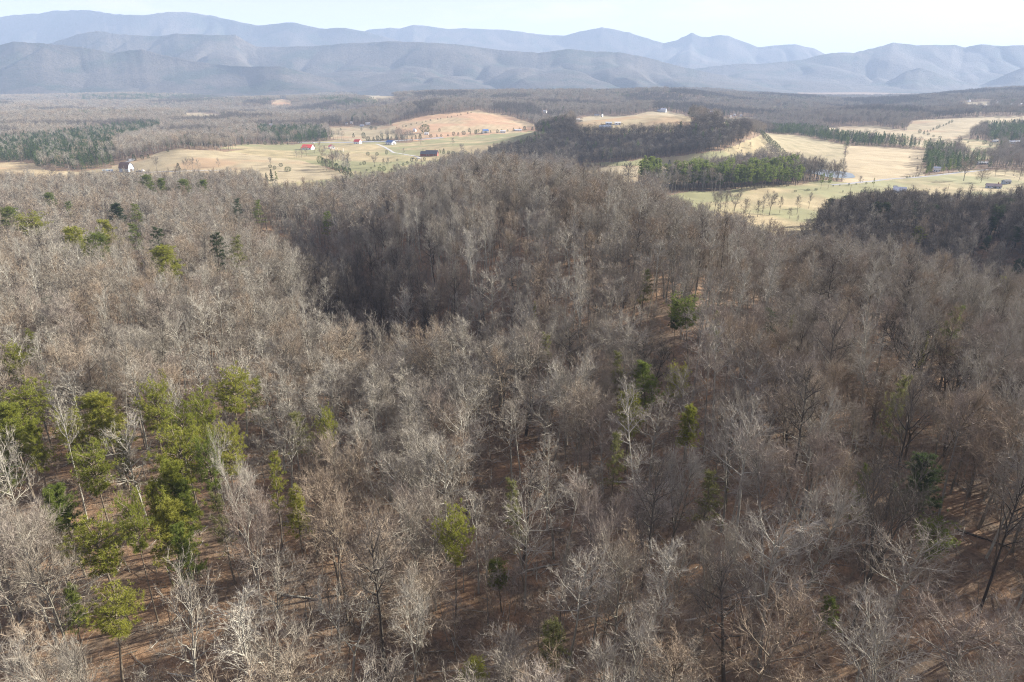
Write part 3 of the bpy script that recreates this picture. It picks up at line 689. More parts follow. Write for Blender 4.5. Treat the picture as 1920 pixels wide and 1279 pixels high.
class Points: pass
def make_stuff(name, label, protos, pts, mats):
    """many plants nobody could count, as one object: each proto is (Build or list of (Build, material index)); pts: dict of arrays pos, pick, rot, scale"""
    V, F3, F4, m3, m4, pid, n = [], [], [], [], [], [], 0
    for k, pr in enumerate(protos):
        for bd, mi in pr:
            v, fs = bd.data(); V.append(v); pid.append(np.full(len(v), k + 1, np.int32))
            for f in fs:
                (F3 if f.shape[1] == 3 else F4).append(f + n); (m3 if f.shape[1] == 3 else m4).append(np.full(len(f), mi))
            n += len(v)
    P = pts['pos']; V.append(P); N = n + len(P)
    F, mi = [], []
    if F4: F.append(np.concatenate(F4)); mi.append(np.concatenate(m4))
    if F3: F.append(np.concatenate(F3)); mi.append(np.concatenate(m3))
    me = mesh_data(name, np.concatenate(V), F, mats, mi)
    a = me.attributes.new('pid', 'INT', 'POINT'); arr = np.zeros(N, np.int32); arr[:n] = np.concatenate(pid); arr[n:] = -(pts['pick'] + 1); a.data.foreach_set('value', arr)
    a = me.attributes.new('turn', 'FLOAT_VECTOR', 'POINT'); arr = np.zeros((N, 3), np.float32); arr[n:] = pts['rot']; a.data.foreach_set('vector', arr.ravel())
    a = me.attributes.new('size', 'FLOAT_VECTOR', 'POINT'); arr = np.ones((N, 3), np.float32); arr[n:] = pts['scale']; a.data.foreach_set('vector', arr.ravel())
    ng = bpy.data.node_groups.new(name, 'GeometryNodeTree')
    ng.interface.new_socket('Geometry', in_out='INPUT', socket_type='NodeSocketGeometry'); ng.interface.new_socket('Geometry', in_out='OUTPUT', socket_type='NodeSocketGeometry')
    nd, ln = ng.nodes, ng.links
    gi, go = nd.new('NodeGroupInput'), nd.new('NodeGroupOutput')
    def attr(nm, ty):
        x = nd.new('GeometryNodeInputNamedAttribute'); x.data_type = ty; x.inputs['Name'].default_value = nm; return x.outputs[0]
    def eq(val):
        c = nd.new('FunctionNodeCompare'); c.data_type = 'INT'; c.operation = 'EQUAL'
        ln.new(attr('pid', 'INT'), c.inputs[2]); c.inputs[3].default_value = val; return c.outputs[0]
    jn = nd.new('GeometryNodeJoinGeometry')
    for k in range(len(protos)):
        sp = nd.new('GeometryNodeSeparateGeometry'); sp.domain = 'POINT'; ln.new(gi.outputs[0], sp.inputs[0]); ln.new(eq(k + 1), sp.inputs[1])
        mp = nd.new('GeometryNodeMeshToPoints'); ln.new(gi.outputs[0], mp.inputs[0]); ln.new(eq(-(k + 1)), mp.inputs['Selection'])
        io = nd.new('GeometryNodeInstanceOnPoints'); ln.new(mp.outputs[0], io.inputs['Points']); ln.new(sp.outputs[0], io.inputs['Instance'])
        er = nd.new('FunctionNodeEulerToRotation'); ln.new(attr('turn', 'FLOAT_VECTOR'), er.inputs[0]); ln.new(er.outputs[0], io.inputs['Rotation'])
        ln.new(attr('size', 'FLOAT_VECTOR'), io.inputs['Scale']); ln.new(io.outputs[0], jn.inputs[0])
    ln.new(jn.outputs[0], go.inputs[0])
    o = link(name, me); md = o.modifiers.new('scatter', 'NODES'); md.node_group = ng
    tag(o, label, kind='stuff'); return o

# ------------------------------------------------------------------ where trees may stand
def conifer_at(u, v):
    m = np.zeros(np.shape(u), bool)
    for p in CONIFER: m |= in_poly(u, v, p)
    return m
def may_stand(x, y, z, h, slack=1.0):
    u, v, d = project(np.stack([x, y, z], -1)); r = np.hypot(x, y)
    bad = (field_id(u + 2.5 * vnoise(x / 13, y / 13), v, d) >= 0)
    for f in (0.3, 0.55, 0.8):
        uu, vv, dd = project(np.stack([x, y, z + h * f * slack], -1))
        bad |= (field_id(uu, vv, dd) >= 0)
        for (u0, v0, u1, v1, dep) in CLEAR:
            bad |= (uu > u0) & (uu < u1) & (vv > v0) & (vv < v1) & (dd < dep) & (dd > 300)
    for Q in ROADQ: bad |= (seg_dist(x, y, Q[::4]) < 9) & (r > 450)
    bad |= np.hypot((x - POND_C[0]) / (POND_C[3] + 6), (y - POND_C[1]) / (POND_C[4] + 6)) < 1.15
    return ~bad
def jgrid(r0, r1, sp, az0, az1, jit=0.45):
    x0 = -r1 * math.sin(R(48)); xs = np.arange(x0, r1 * math.sin(R(60)), sp); ys = np.arange(-10, r1, sp)
    X, Y = np.meshgrid(xs, ys); X = X + (np.arange(len(ys)) % 2)[:, None] * sp * 0.5
    X = X.ravel(); Y = Y.ravel()
    r = np.hypot(X, Y); a = np.degrees(np.arctan2(X, Y))
    k = (r > r0 - sp) & (r < r1 + sp) & (a > az0) & (a < az1); X, Y = X[k], Y[k]
    X = X + rng.uniform(-jit, jit, len(X)) * sp; Y = Y + rng.uniform(-jit, jit, len(Y)) * sp
    r = np.hypot(X, Y); k = (r > r0) & (r < r1)
    return X[k], Y[k]
def euler_z(n, tilt=0.05):
    return np.stack([rng.normal(size=n) * tilt, rng.normal(size=n) * tilt, rng.uniform(0, 6.283, n)], 1)

# ------------------------------------------------------------------ labels that tell alike plants apart by the landmark they stand next to
LM = []     # landmarks: (x, y, z, phrase)
def relabel(items, marks, budget=16):
    """items: [object, (x, y), description]"""
    out = {}
    mk_ = np.array([(m[0], m[1]) for m in marks])
    for it in items:
        x, y = it[1]; r = math.hypot(x, y)
        dd = np.hypot(mk_[:, 0] - x, mk_[:, 1] - y); k = int(np.argmin(dd)); mx, my = mk_[k]
        fx, fy = x / r, y / r; dx, dy = x - mx, y - my
        al = dx * fx + dy * fy; la = dx * fy - dy * fx
        rel = ('behind' if al > 0 else 'before') if abs(al) > abs(la) * 1.1 else ('right of' if la > 0 else 'left of')
        out.setdefault((it[2], rel, marks[k][3]), []).append((dd[k], it[0]))
    ords = ['closest', 'second', 'third', 'fourth', 'fifth', 'sixth', 'seventh', 'eighth', 'ninth', 'tenth', 'eleventh', 'twelfth', 'thirteenth', 'fourteenth', 'fifteenth', 'sixteenth', 'seventeenth', 'eighteenth', 'nineteenth', 'twentieth']
    for (desc, rel, ph), lst in out.items():
        lst.sort(key=lambda a: a[0])
        for i, (_, o) in enumerate(lst):
            o['label'] = (desc if len(lst) == 1 else ords[min(i, 19)] + ' ' + desc) + ' ' + rel + ' ' + ph
def place_tree(name, meshes, loc, rotz, scale, label, cat, group=None, tilt=(0, 0)):
    e = bpy.data.objects.new(name, None); COL.objects.link(e); e.empty_display_size = 0.5
    e.location = loc; e.rotation_euler = (tilt[0], tilt[1], rotz); e.scale = scale if hasattr(scale, '__len__') else (scale,) * 3
    tag(e, label, cat, group)
    link('trunk', meshes[0], e)
    if meshes[1] is not None:
        c = link('crown', meshes[1], e)
        if len(meshes) > 2: c.material_slots[0].link = 'OBJECT'; c.material_slots[0].material = meshes[2]
    return e
# ------------------------------------------------------------------ buildings
P_ = {}
def pm(key, *a, **k):
    if key not in P_: P_[key] = plain(*a, **k)
    return P_[key]
WHITE = plain('white_paint', (0.78, 0.78, 0.76), 0.6, 0.04); OFFW = plain('cream_siding', (0.66, 0.63, 0.56), 0.7, 0.05)
BLUEG = plain('blue_grey_siding', (0.40, 0.46, 0.55), 0.7, 0.05); BRICK = plain('red_brick', (0.26, 0.10, 0.075), 0.9, 0.2); WOOD = plain('weathered_wood', (0.17, 0.13, 0.10), 0.9, 0.2)
ROOFB = plain('brown_shingle', (0.17, 0.115, 0.095), 0.9, 0.15); ROOFG = plain('grey_shingle', (0.13, 0.135, 0.15), 0.9, 0.15); ROOFR = ribbed('red_metal_roof', (0.72, 0.075, 0.065), 0.6, 0.45)
ROOFBL = ribbed('blue_metal_roof', (0.06, 0.15, 0.36), 0.6, 0.45); ROOFM = ribbed('galvanised_roof', (0.56, 0.60, 0.66), 0.7, 0.4, 0.15); ROOFW = ribbed('white_metal_roof', (0.72, 0.73, 0.74), 0.7, 0.4); ROOFT = plain('mauve_shingle', (0.30, 0.25, 0.25), 0.9, 0.1)
GLASS = plain('window_glass', (0.035, 0.045, 0.06), 0.15, 0.02, 0.0, 0.6); TRIM = plain('white_trim', (0.74, 0.74, 0.72), 0.6, 0.03); DOORM = plain('dark_door', (0.10, 0.08, 0.07), 0.6, 0.1); TYRE = plain('tyre_rubber', (0.02, 0.02, 0.022), 0.9, 0.1); CHROME = plain('grey_rim', (0.35, 0.35, 0.36), 0.4, 0.05, 0.5); LAMPM = plain('lamp_lens', (0.7, 0.68, 0.62), 0.2, 0.02)
def box_data(name, c, s, mat):
    x, y, z = c; a, b, h = s[0] / 2, s[1] / 2, s[2] / 2
    V = [[x + i * a, y + j * b, z + k * h] for k in (-1, 1) for j in (-1, 1) for i in (-1, 1)]
    return mesh_data(name, V, np.array([[0, 2, 3, 1], [4, 5, 7, 6], [0, 1, 5, 4], [2, 6, 7, 3], [0, 4, 6, 2], [1, 3, 7, 5]]), [mat])
def prism(name, prof, x0, x1, mat):
    """prof: closed outline of (y, z) points, swept along x"""
    n = len(prof); V = [[x0, y, z] for y, z in prof] + [[x1, y, z] for y, z in prof]
    F = [np.array([[i, (i + 1) % n, n + (i + 1) % n, n + i] for i in range(n)]), np.array([list(range(n))[::-1]]), np.array([list(range(n, 2 * n))])]
    return mesh_data(name, V, F, [mat])
def shell(top, th):
    return list(top) + [(y, z - th) for y, z in reversed(top)]
def house(u, v, wpx, label, wall=WHITE, roof=ROOFG, ratio=0.6, wh=2.9, pitch=0.55, yaw=0, name='house', cat='house', style='gable', nwin=3, chim=False, door=True, gable_door=False, wing=None, stand=0.0, clear=True):
    x, y, z, t = hit(u, v, 0, 450); _, _, d = project([x, y, z])
    L = wpx * float(d) / FPX / (abs(math.cos(R(yaw))) + ratio * abs(math.sin(R(yaw)))); Wd = L * ratio
    if style == 'gambrel': hh = wh + Wd * 0.72
    else: hh = wh + Wd / 2 * pitch
    e = bpy.data.objects.new(name, None); COL.objects.link(e); e.location = (x, y, z - 0.25 + stand); e.rotation_euler = (0, 0, R(yaw)); tag(e, label, cat)
    hw = Wd / 2; wl_h = wh + 0.25
    if style == 'gambrel': up = [(-hw, wl_h), (-hw * 0.62, wl_h + Wd * 0.46), (0, wl_h + Wd * 0.72), (hw * 0.62, wl_h + Wd * 0.46), (hw, wl_h)]
    elif style == 'shed': up = [(-hw, wl_h), (hw, wl_h + Wd * pitch * 0.5)]
    else: up = [(-hw, wl_h), (0, wl_h + hw * pitch), (hw, wl_h)]
    link('wall', prism('wall', [(-hw, -1.2)] + up + [(hw, -1.2)], -L / 2, L / 2, wall), e)
    o = 0.45; s0 = (up[1][1] - up[0][1]) / (up[1][0] - up[0][0])
    top = [(up[0][0] - o, up[0][1] - o * s0)] + up[1:-1] + ([(up[-1][0] + o, up[-1][1] - o * s0)] if style != 'shed' else [(up[-1][0] + o, up[-1][1] + o * s0)])
    top = [(a, b + 0.24) for a, b in top]
    ro = link('roof', prism('roof', shell(top, 0.2), -L / 2 - 0.5, L / 2 + 0.5, roof), e)
    if chim: link('chimney', box_data('chimney', (L * 0.28, 0.3, wl_h + hw * pitch + 0.5), (0.9, 0.7, 2.4), BRICK), ro)
    ww, wh2 = 1.1, 1.4
    for fy in (-1, 1):
        for i in range(nwin):
            xx = -L / 2 + L * (i + 0.5) / nwin
            if door and fy < 0 and i == nwin // 2:
                link('door', box_data('door', (xx, fy * (hw + 0.02), 1.25), (1.1, 0.08, 2.1), DOORM), e); continue
            w = link('window', box_data('window', (xx, fy * (hw + 0.015), 1.85), (ww + 0.25, 0.07, wh2 + 0.25), TRIM), e)
            link('pane', box_data('pane', (xx, fy * (hw + 0.045), 1.85), (ww, 0.05, wh2), GLASS), w)
    for fx in (-1, 1):
        if gable_door:
            link('door', box_data('door', (fx * (L / 2 + 0.02), 0, 1.7), (0.08, min(3.4, Wd * 0.4), 3.0), DOORM), e)
        zz = wl_h + (0.6 if style == 'gambrel' else -1.0)
        w = link('window', box_data('window', (fx * (L / 2 + 0.015), Wd * (0.0 if style == 'gambrel' else 0.25), zz), (0.07, ww + 0.2, wh2 + 0.2), TRIM), e)
        link('pane', box_data('pane', (fx * (L / 2 + 0.045), Wd * (0.0 if style == 'gambrel' else 0.25), zz), (0.05, ww, wh2), GLASS), w)
    if wing:      # a lower wing in line with the ridge: (length share, wall material, roof material, side)
        wl_, wm, wr, sd_ = wing; l2 = L * wl_; w2 = Wd * 0.75; c = sd_ * (L / 2 + l2 / 2)
        up2 = [(-w2 / 2, wl_h * 0.92), (0, wl_h * 0.92 + w2 / 2 * pitch), (w2 / 2, wl_h * 0.92)]
        link('wall', prism('wall', [(-w2 / 2, -1.2)] + up2 + [(w2 / 2, -1.2)], c - l2 / 2, c + l2 / 2 - 0.0, wm), e)
        t2 = [(-w2 / 2 - 0.4, up2[0][1] - 0.4 * pitch + 0.2), (0, up2[1][1] + 0.2), (w2 / 2 + 0.4, up2[2][1] - 0.4 * pitch + 0.2)]
        link('roof', prism('roof', shell(t2, 0.17), c - l2 / 2 - 0.2, c + l2 / 2 + 0.4, wr), e)
    if clear:
        hp = hh * FPX / float(d)
        CLEAR.append((u - wpx / 2 - 2, v - hp - 1, u + wpx / 2 + 2, v + 1.0, float(d) - 4))
    LM.append((x, y, z, 'the ' + label.split(',')[0]))
    return e
house(238, 320.5, 28, 'brown roofed barn house with white gable', BLUEG, ROOFB, 0.52, 4.2, yaw=-24, name='barn', cat='barn', style='gambrel', nwin=4, gable_door=True)  # blue-grey walls carry the long side's shade in their colour
house(203, 322, 17, 'low pale blue roofed shed', WHITE, pm('pb', 'pale_blue_roof', (0.38, 0.55, 0.72)), 0.3, 1.8, 0.25, yaw=4, name='shed', cat='shed', nwin=2, door=False)
house(578, 280, 21, 'long red roofed barn', WHITE, ROOFR, 0.9, 3.0, 0.6, yaw=-8, name='barn', cat='barn', nwin=3)
house(622, 279, 14, 'red roofed white gabled farmhouse', WHITE, ROOFR, 0.85, 4.0, 0.6, yaw=-62, chim=True)
house(671, 269.5, 14, 'tall red roofed white house', WHITE, ROOFR, 0.9, 4.2, 0.7, yaw=-18, chim=True)
house(733, 270.5, 20, 'blue roofed barn with white end', WHITE, ROOFBL, 0.65, 3.6, 0.65, yaw=-38, name='barn', cat='barn', nwin=3, gable_door=True)
house(810, 292.5, 24, 'brick house with grey roof', BRICK, ROOFG, 0.55, 3.4, 0.95, yaw=-8, nwin=5, chim=True, wing=(0.45, BRICK, ROOFG, -1))
house(778, 246.5, 6, 'small white gabled house beside the round tree', WHITE, ROOFW, 0.8, 4.0, 0.9, yaw=-30, nwin=2)
house(800, 252.5, 8, 'low white house under the round tree', WHITE, ROOFW, 0.5, 2.8, 0.5, nwin=2)
house(910, 249.5, 13, 'two storey white house beside the highway', WHITE, ROOFBL, 0.75, 5.2, 0.5, yaw=25, nwin=4)
house(943, 249, 10, 'white box shaped shop beside the highway', WHITE, ROOFM, 0.6, 4.2, 0.2, nwin=2, name='building', cat='building')
house(971, 246, 14, 'long low white building beyond the orange field', WHITE, ROOFM, 0.35, 3.2, 0.3, nwin=4, name='building', cat='building')
house(690, 233.5, 9, 'white house above the small tan field', WHITE, ROOFW, 0.5, 3.2, 0.5, yaw=15, nwin=3)
house(679, 237, 7, 'grey blue shed above the small tan field', BLUEG, ROOFM, 0.6, 2.8, 0.4, nwin=2, name='shed', cat='shed')
house(650, 233, 3.5, 'tiny white cottage above the small tan field', WHITE, ROOFG, 0.9, 3.5, 0.6, nwin=1)
house(659, 232, 3.5, 'tiny white cottage close to the far treeline', WHITE, ROOFW, 0.8, 3.8, 0.7, nwin=1)
house(1022, 212, 8, 'pair of white gables in the far bare woods', WHITE, ROOFW, 0.7, 5, 0.9, yaw=-35, nwin=2)
house(1129, 219, 4, 'narrow white house on the far tan hill', WHITE, ROOFG, 1.0, 7.0, 0.9, yaw=-50, nwin=1)
house(1119, 217.5, 9, 'dark roofed house on the far tan hill', OFFW, ROOFG, 0.5, 2.8, 0.7, nwin=3)
house(1083, 227, 9, 'white farmhouse below the far tan hill', WHITE, ROOFW, 0.6, 3.6, 0.7, yaw=12, nwin=3)
house(1244, 210, 12, 'tall grey house on the hilltop', pm('lg', 'light_grey_siding', (0.52, 0.53, 0.55)), ROOFM, 0.6, 6.5, 0.7, yaw=-30, nwin=3, wing=(0.6, BLUEG, ROOFG, -1))
house(1134, 242, 22, 'bright blue roofed barn behind the dark hill', BLUEG, pm('vb', 'bright_blue_roof', (0.17, 0.22, 0.32)), 0.45, 3.6, 0.45, yaw=5, name='barn', cat='barn', nwin=3, clear=False)
house(1141, 233.5, 11, 'grey roofed shed behind the blue barn', BLUEG, ROOFM, 0.5, 3, 0.4, name='shed', cat='shed', nwin=2, clear=False)
house(1158, 233.5, 11, 'white roofed shed behind the blue barn', WHITE, ROOFW, 0.5, 3, 0.35, name='shed', cat='shed', nwin=2)
house(1686, 361, 27, 'grey metal roofed open barn', BLUEG, ROOFM, 0.85, 2.6, 0.62, yaw=-32, name='barn', cat='barn', nwin=2, gable_door=True)
house(1693, 366.5, 8, 'small white shed before the grey barn', WHITE, ROOFW, 0.7, 2.2, 0.4, yaw=-30, name='shed', cat='shed', nwin=1)
house(1678, 353.5, 5, 'small dark shed behind the grey barn', WOOD, ROOFG, 0.8, 2.4, 0.5, name='shed', cat='shed', nwin=1)
house(1756, 322, 13, 'white house between two tall pines', WHITE, ROOFM, 0.7, 4.6, 0.6, yaw=-28, nwin=3)
house(1862, 353, 27, 'mauve roofed house on the pasture', BLUEG, ROOFT, 0.55, 2.8, 0.55, yaw=-25, nwin=4, chim=True)
house(1886, 344.5, 15, 'dark grey outbuilding behind the mauve roofed house', BLUEG, ROOFG, 0.6, 3.0, 0.6, yaw=12, name='shed', cat='shed', nwin=2)
house(1842, 308, 18, 'long low white roofed house at the wood edge', WHITE, ROOFW, 0.4, 2.6, 0.3, nwin=4)
house(1866, 266, 10, 'low white roof beyond the far pines', WHITE, ROOFW, 0.5, 2.8, 0.3, name='shed', cat='shed', nwin=2)
house(1902, 269, 22, 'long pale roofed barn beside the far pines', OFFW, ROOFM, 0.4, 3.2, 0.4, name='barn', cat='barn', nwin=4)
house(508, 235.5, 7, 'white roof among the far pine stand', WHITE, ROOFW, 0.7, 3.4, 0.5, yaw=20, nwin=1)
house(1182, 353, 27, 'brown roofed old house beside the pine grove', WOOD, ROOFB, 0.6, 2.6, 0.6, yaw=-8, nwin=3)
house(1163, 355, 14, 'pale low outhouse beside the old house', OFFW, ROOFT, 0.5, 2.2, 0.35, yaw=-8, name='shed', cat='shed', nwin=2)
for i, (u, v, w, lb) in enumerate([(1326, 211, 4, 'white cottage left end of the far hamlet'), (1334, 213, 5, 'orange walled cottage of the far hamlet'), (1377, 217, 4, 'white cottage in the middle of the far hamlet'), (1389, 218.5, 4, 'bright white cottage right end of the far hamlet'), (1370, 220.5, 3, 'smallest white cottage in the far hamlet'), (1914, 197, 5, 'white house high on the far wooded slope'), (1896, 197, 4, 'brightest white house on the far wooded slope'), (1817, 191, 7, 'long pale house on the far wooded slope'), (1848, 200, 6, 'pale green roofed house on the far wooded slope'), (1870, 193, 4, 'small white house on the far wooded slope')]):
    house(u, v, w, lb, pm('or', 'orange_siding', (0.55, 0.30, 0.18)) if i == 1 else WHITE, ROOFW if i % 3 else ROOFM, 0.6, 4.0, 0.6, yaw=-20 + 9 * i, nwin=1)
NB = len(LM)

# ------------------------------------------------------------------ vehicles, posts
def car(u, v, label, paint, yaw=0, kind='car'):
    x, y, z, t = hit(u, v, 0, 450)
    e = bpy.data.objects.new(kind, None); COL.objects.link(e); e.location = (x, y, z + 0.02); e.rotation_euler = (0, 0, R(yaw)); tag(e, label, kind)
    if kind == 'van': low = [(-2.5, 0.35), (-2.5, 2.05), (-2.35, 2.2), (1.3, 2.2), (1.75, 1.4), (2.5, 1.1), (2.55, 0.35)]; cab = [(-1.9, 1.35), (-1.9, 1.95), (1.1, 1.95), (1.5, 1.4)]; hw = 0.95
    else: low = [(-2.2, 0.3), (-2.25, 0.95), (-1.5, 1.05), (-1.0, 1.5), (0.35, 1.52), (1.05, 1.0), (2.15, 0.85), (2.25, 0.3)]; cab = [(-1.3, 1.08), (-0.9, 1.42), (0.3, 1.44), (0.85, 1.06)]; hw = 0.88
    def sweep(nm, pr, w, mat):
        n = len(pr); V = [[a, -w, b] for a, b in pr] + [[a, w, b] for a, b in pr]
        F = [np.array([[i, n + i, n + (i + 1) % n, (i + 1) % n] for i in range(n)]), np.array([list(range(n))]), np.array([list(range(n, 2 * n))[::-1]])]
        return mesh_data(nm, V, F, [mat])
    link('body', sweep('body', low, hw, paint), e); link('window', sweep('window', cab, hw + 0.015, GLASS), e)
    for sx in (-1.4, 1.4):
        for sy in (-1, 1):
            V, F = tubes(np.array([[sx, sy * (hw - 0.12), 0.33]]), np.array([[sx, sy * (hw + 0.04), 0.33]]), np.array([0.33]), np.array([0.33]), 12)
            w = link('wheel', mesh_data('wheel', V, [F, np.arange(12)[None, ::-1], np.arange(12, 24)[None]], [TYRE]), e)
            V, F = tubes(np.array([[sx, sy * (hw + 0.03), 0.33]]), np.array([[sx, sy * (hw + 0.06), 0.33]]), np.array([0.2]), np.array([0.2]), 10)
            link('rim', mesh_data('rim', V, [F, np.arange(10)[None, ::-1], np.arange(10, 20)[None]], [CHROME]), w)
    for sy in (-0.6, 0.6): link('headlight', box_data('headlight', (low[-2][0] + 0.02, sy, 0.72), (0.1, 0.34, 0.16), LAMPM), e)
    LM.append((x, y, z, 'the ' + label)); return e
CARB = pm('cb', 'dark_blue_paint', (0.03, 0.045, 0.09), 0.3, 0.03, 0.2, 0.5); CARW = pm('cw', 'white_car_paint', (0.75, 0.75, 0.75), 0.3, 0.02, 0.0, 0.5); CARS = pm('cs', 'silver_paint', (0.4, 0.42, 0.44), 0.3, 0.03, 0.4, 0.5); CARK = pm('ck', 'black_paint', (0.015, 0.015, 0.018), 0.3, 0.02, 0.0, 0.5)
car(257, 322.5, 'black car parked nearest the barn house', CARK, 70); car(262, 322, 'dark blue car parked between black car and van', CARB, 80)
car(268, 321.6, 'white van parked beside the dark blue car', CARW, 95, 'van')
car(785, 298, 'white car parked before the brick house', CARW, 20); car(775, 297.5, 'dark car parked on the pale driveway', CARK, 5)
car(1861, 353.4, 'white car parked at the mauve roofed house', CARW, 15); car(1866, 353.6, 'black car parked at the mauve roofed house', CARK, 15)
car(587, 269, 'white van on the highway behind the red barn', CARW, 5, 'van'); car(1532, 335.5, 'white car parked in the trees before the pond', CARW, 0)
def pole(u, v, h, label, white=False):
    x, y, z, t = hit(u, v, 0, 450); e = bpy.data.objects.new('post' if white else 'utility_pole', None); COL.objects.link(e); e.location = (x, y, z); tag(e, label, 'post' if white else 'pole')
    V, F = tubes(np.array([[0, 0, -0.5]]), np.array([[0, 0, h]]), np.array([0.3 if white else 0.17]), np.array([0.26 if white else 0.12]), 8)
    link('shaft', mesh_data('shaft', V, [F, np.arange(8, 16)[None]], [WHITE if white else WOOD]), e)
    if white: link('cap', box_data('cap', (0, 0, h + 0.1), (0.9, 0.9, 0.2), WHITE), e)
    else:
        c = link('crossarm', box_data('crossarm', (0, 0.16, h - 0.7), (2.4, 0.12, 0.16), WOOD), e)
        for xx in (-1.05, 0, 1.05): link('insulator', box_data('insulator', (xx, 0.16, h - 0.5), (0.14, 0.14, 0.24), CHROME), c)
pole(633, 284, 5, 'white gate post nearest the red roofed farmhouse', True); pole(644, 285, 5.5, 'white gate post farther from the red roofed farmhouse', True)
pole(1777, 358, 7.5, 'leaning dark pole on the pasture before the willow like tree'); pole(1594, 360, 7.5, 'thin pole on the pasture before the pond'); pole(1198, 362, 8, 'dark pole before the pine grove')
pole(553, 272, 8, 'pole beside the dark cutting'); 

# ------------------------------------------------------------------ pines and cedars of the woods
PSH = {'cone': dict(Ht=17, rad=3.1, shape='cone', base=0.45, tufts=13), 'round': dict(Ht=17, rad=2.9, shape='round', base=0.55, tufts=14, step=0.6), 'flat': dict(Ht=18, rad=3.2, shape='flat', base=0.66, tufts=15, step=0.5), 'open': dict(Ht=18, rad=2.6, shape='open', base=0.46, nn=12), 'broad': dict(Ht=17, rad=3.6, shape='broad', base=0.55, tufts=16, step=0.6)}
for k_ in PSH: PSH[k_].setdefault('nn', 18); PSH[k_].update(nl=0.44, nw=0.055)
PPAIR = {k: pine(500 + i, **kw) for i, (k, kw) in enumerate(PSH.items())}
PM = {}
def pine_mesh(sh, need):
    if sh not in PM: PM[sh] = tree_meshes('pine', PPAIR[sh], BARK['pine'], NEED[need])
    return PM[sh] + (NEED[need],)
PINES = []      # (x, y, crown radius)
PITEMS = []
def put_pine(u, v, w, sh, need, label=None, Ht=None, short=None, desc=None, mid=None):
    kw = PSH[sh]; Hh = Ht or (kw['Ht'] * rng.uniform(0.95, 1.15) if v > 560 or u > 700 else rng.uniform(24, 27))
    cf = mid or {'cone': 0.68, 'round': 0.77, 'flat': 0.83, 'open': 0.72, 'broad': 0.75}[sh]
    x, y, z, t = hit(u, v, Hh * cf); _, _, d = project([x, y, z + Hh * cf]); rad = w * float(d) / FPX / 2
    s = Hh / kw['Ht']; sx = min(max(rad / kw['rad'] * (0.97 if sh in ('flat', 'broad') else 1.12), 0.33), 2.0)
    e = place_tree('pine_tree', pine_mesh(sh, need), (x, y, z), rng.uniform(0, 6.28), (sx, sx, s), label, 'pine tree', 'pines scattered in the bare woods', (rng.normal() * 0.03, rng.normal() * 0.03))
    PINES.append((x, y, rad))
    if label: LM.append((x, y, z, 'the ' + short))
    else: PITEMS.append([e, (x, y), desc or 'small dull green pine'])
    return e
N0 = len(LM)
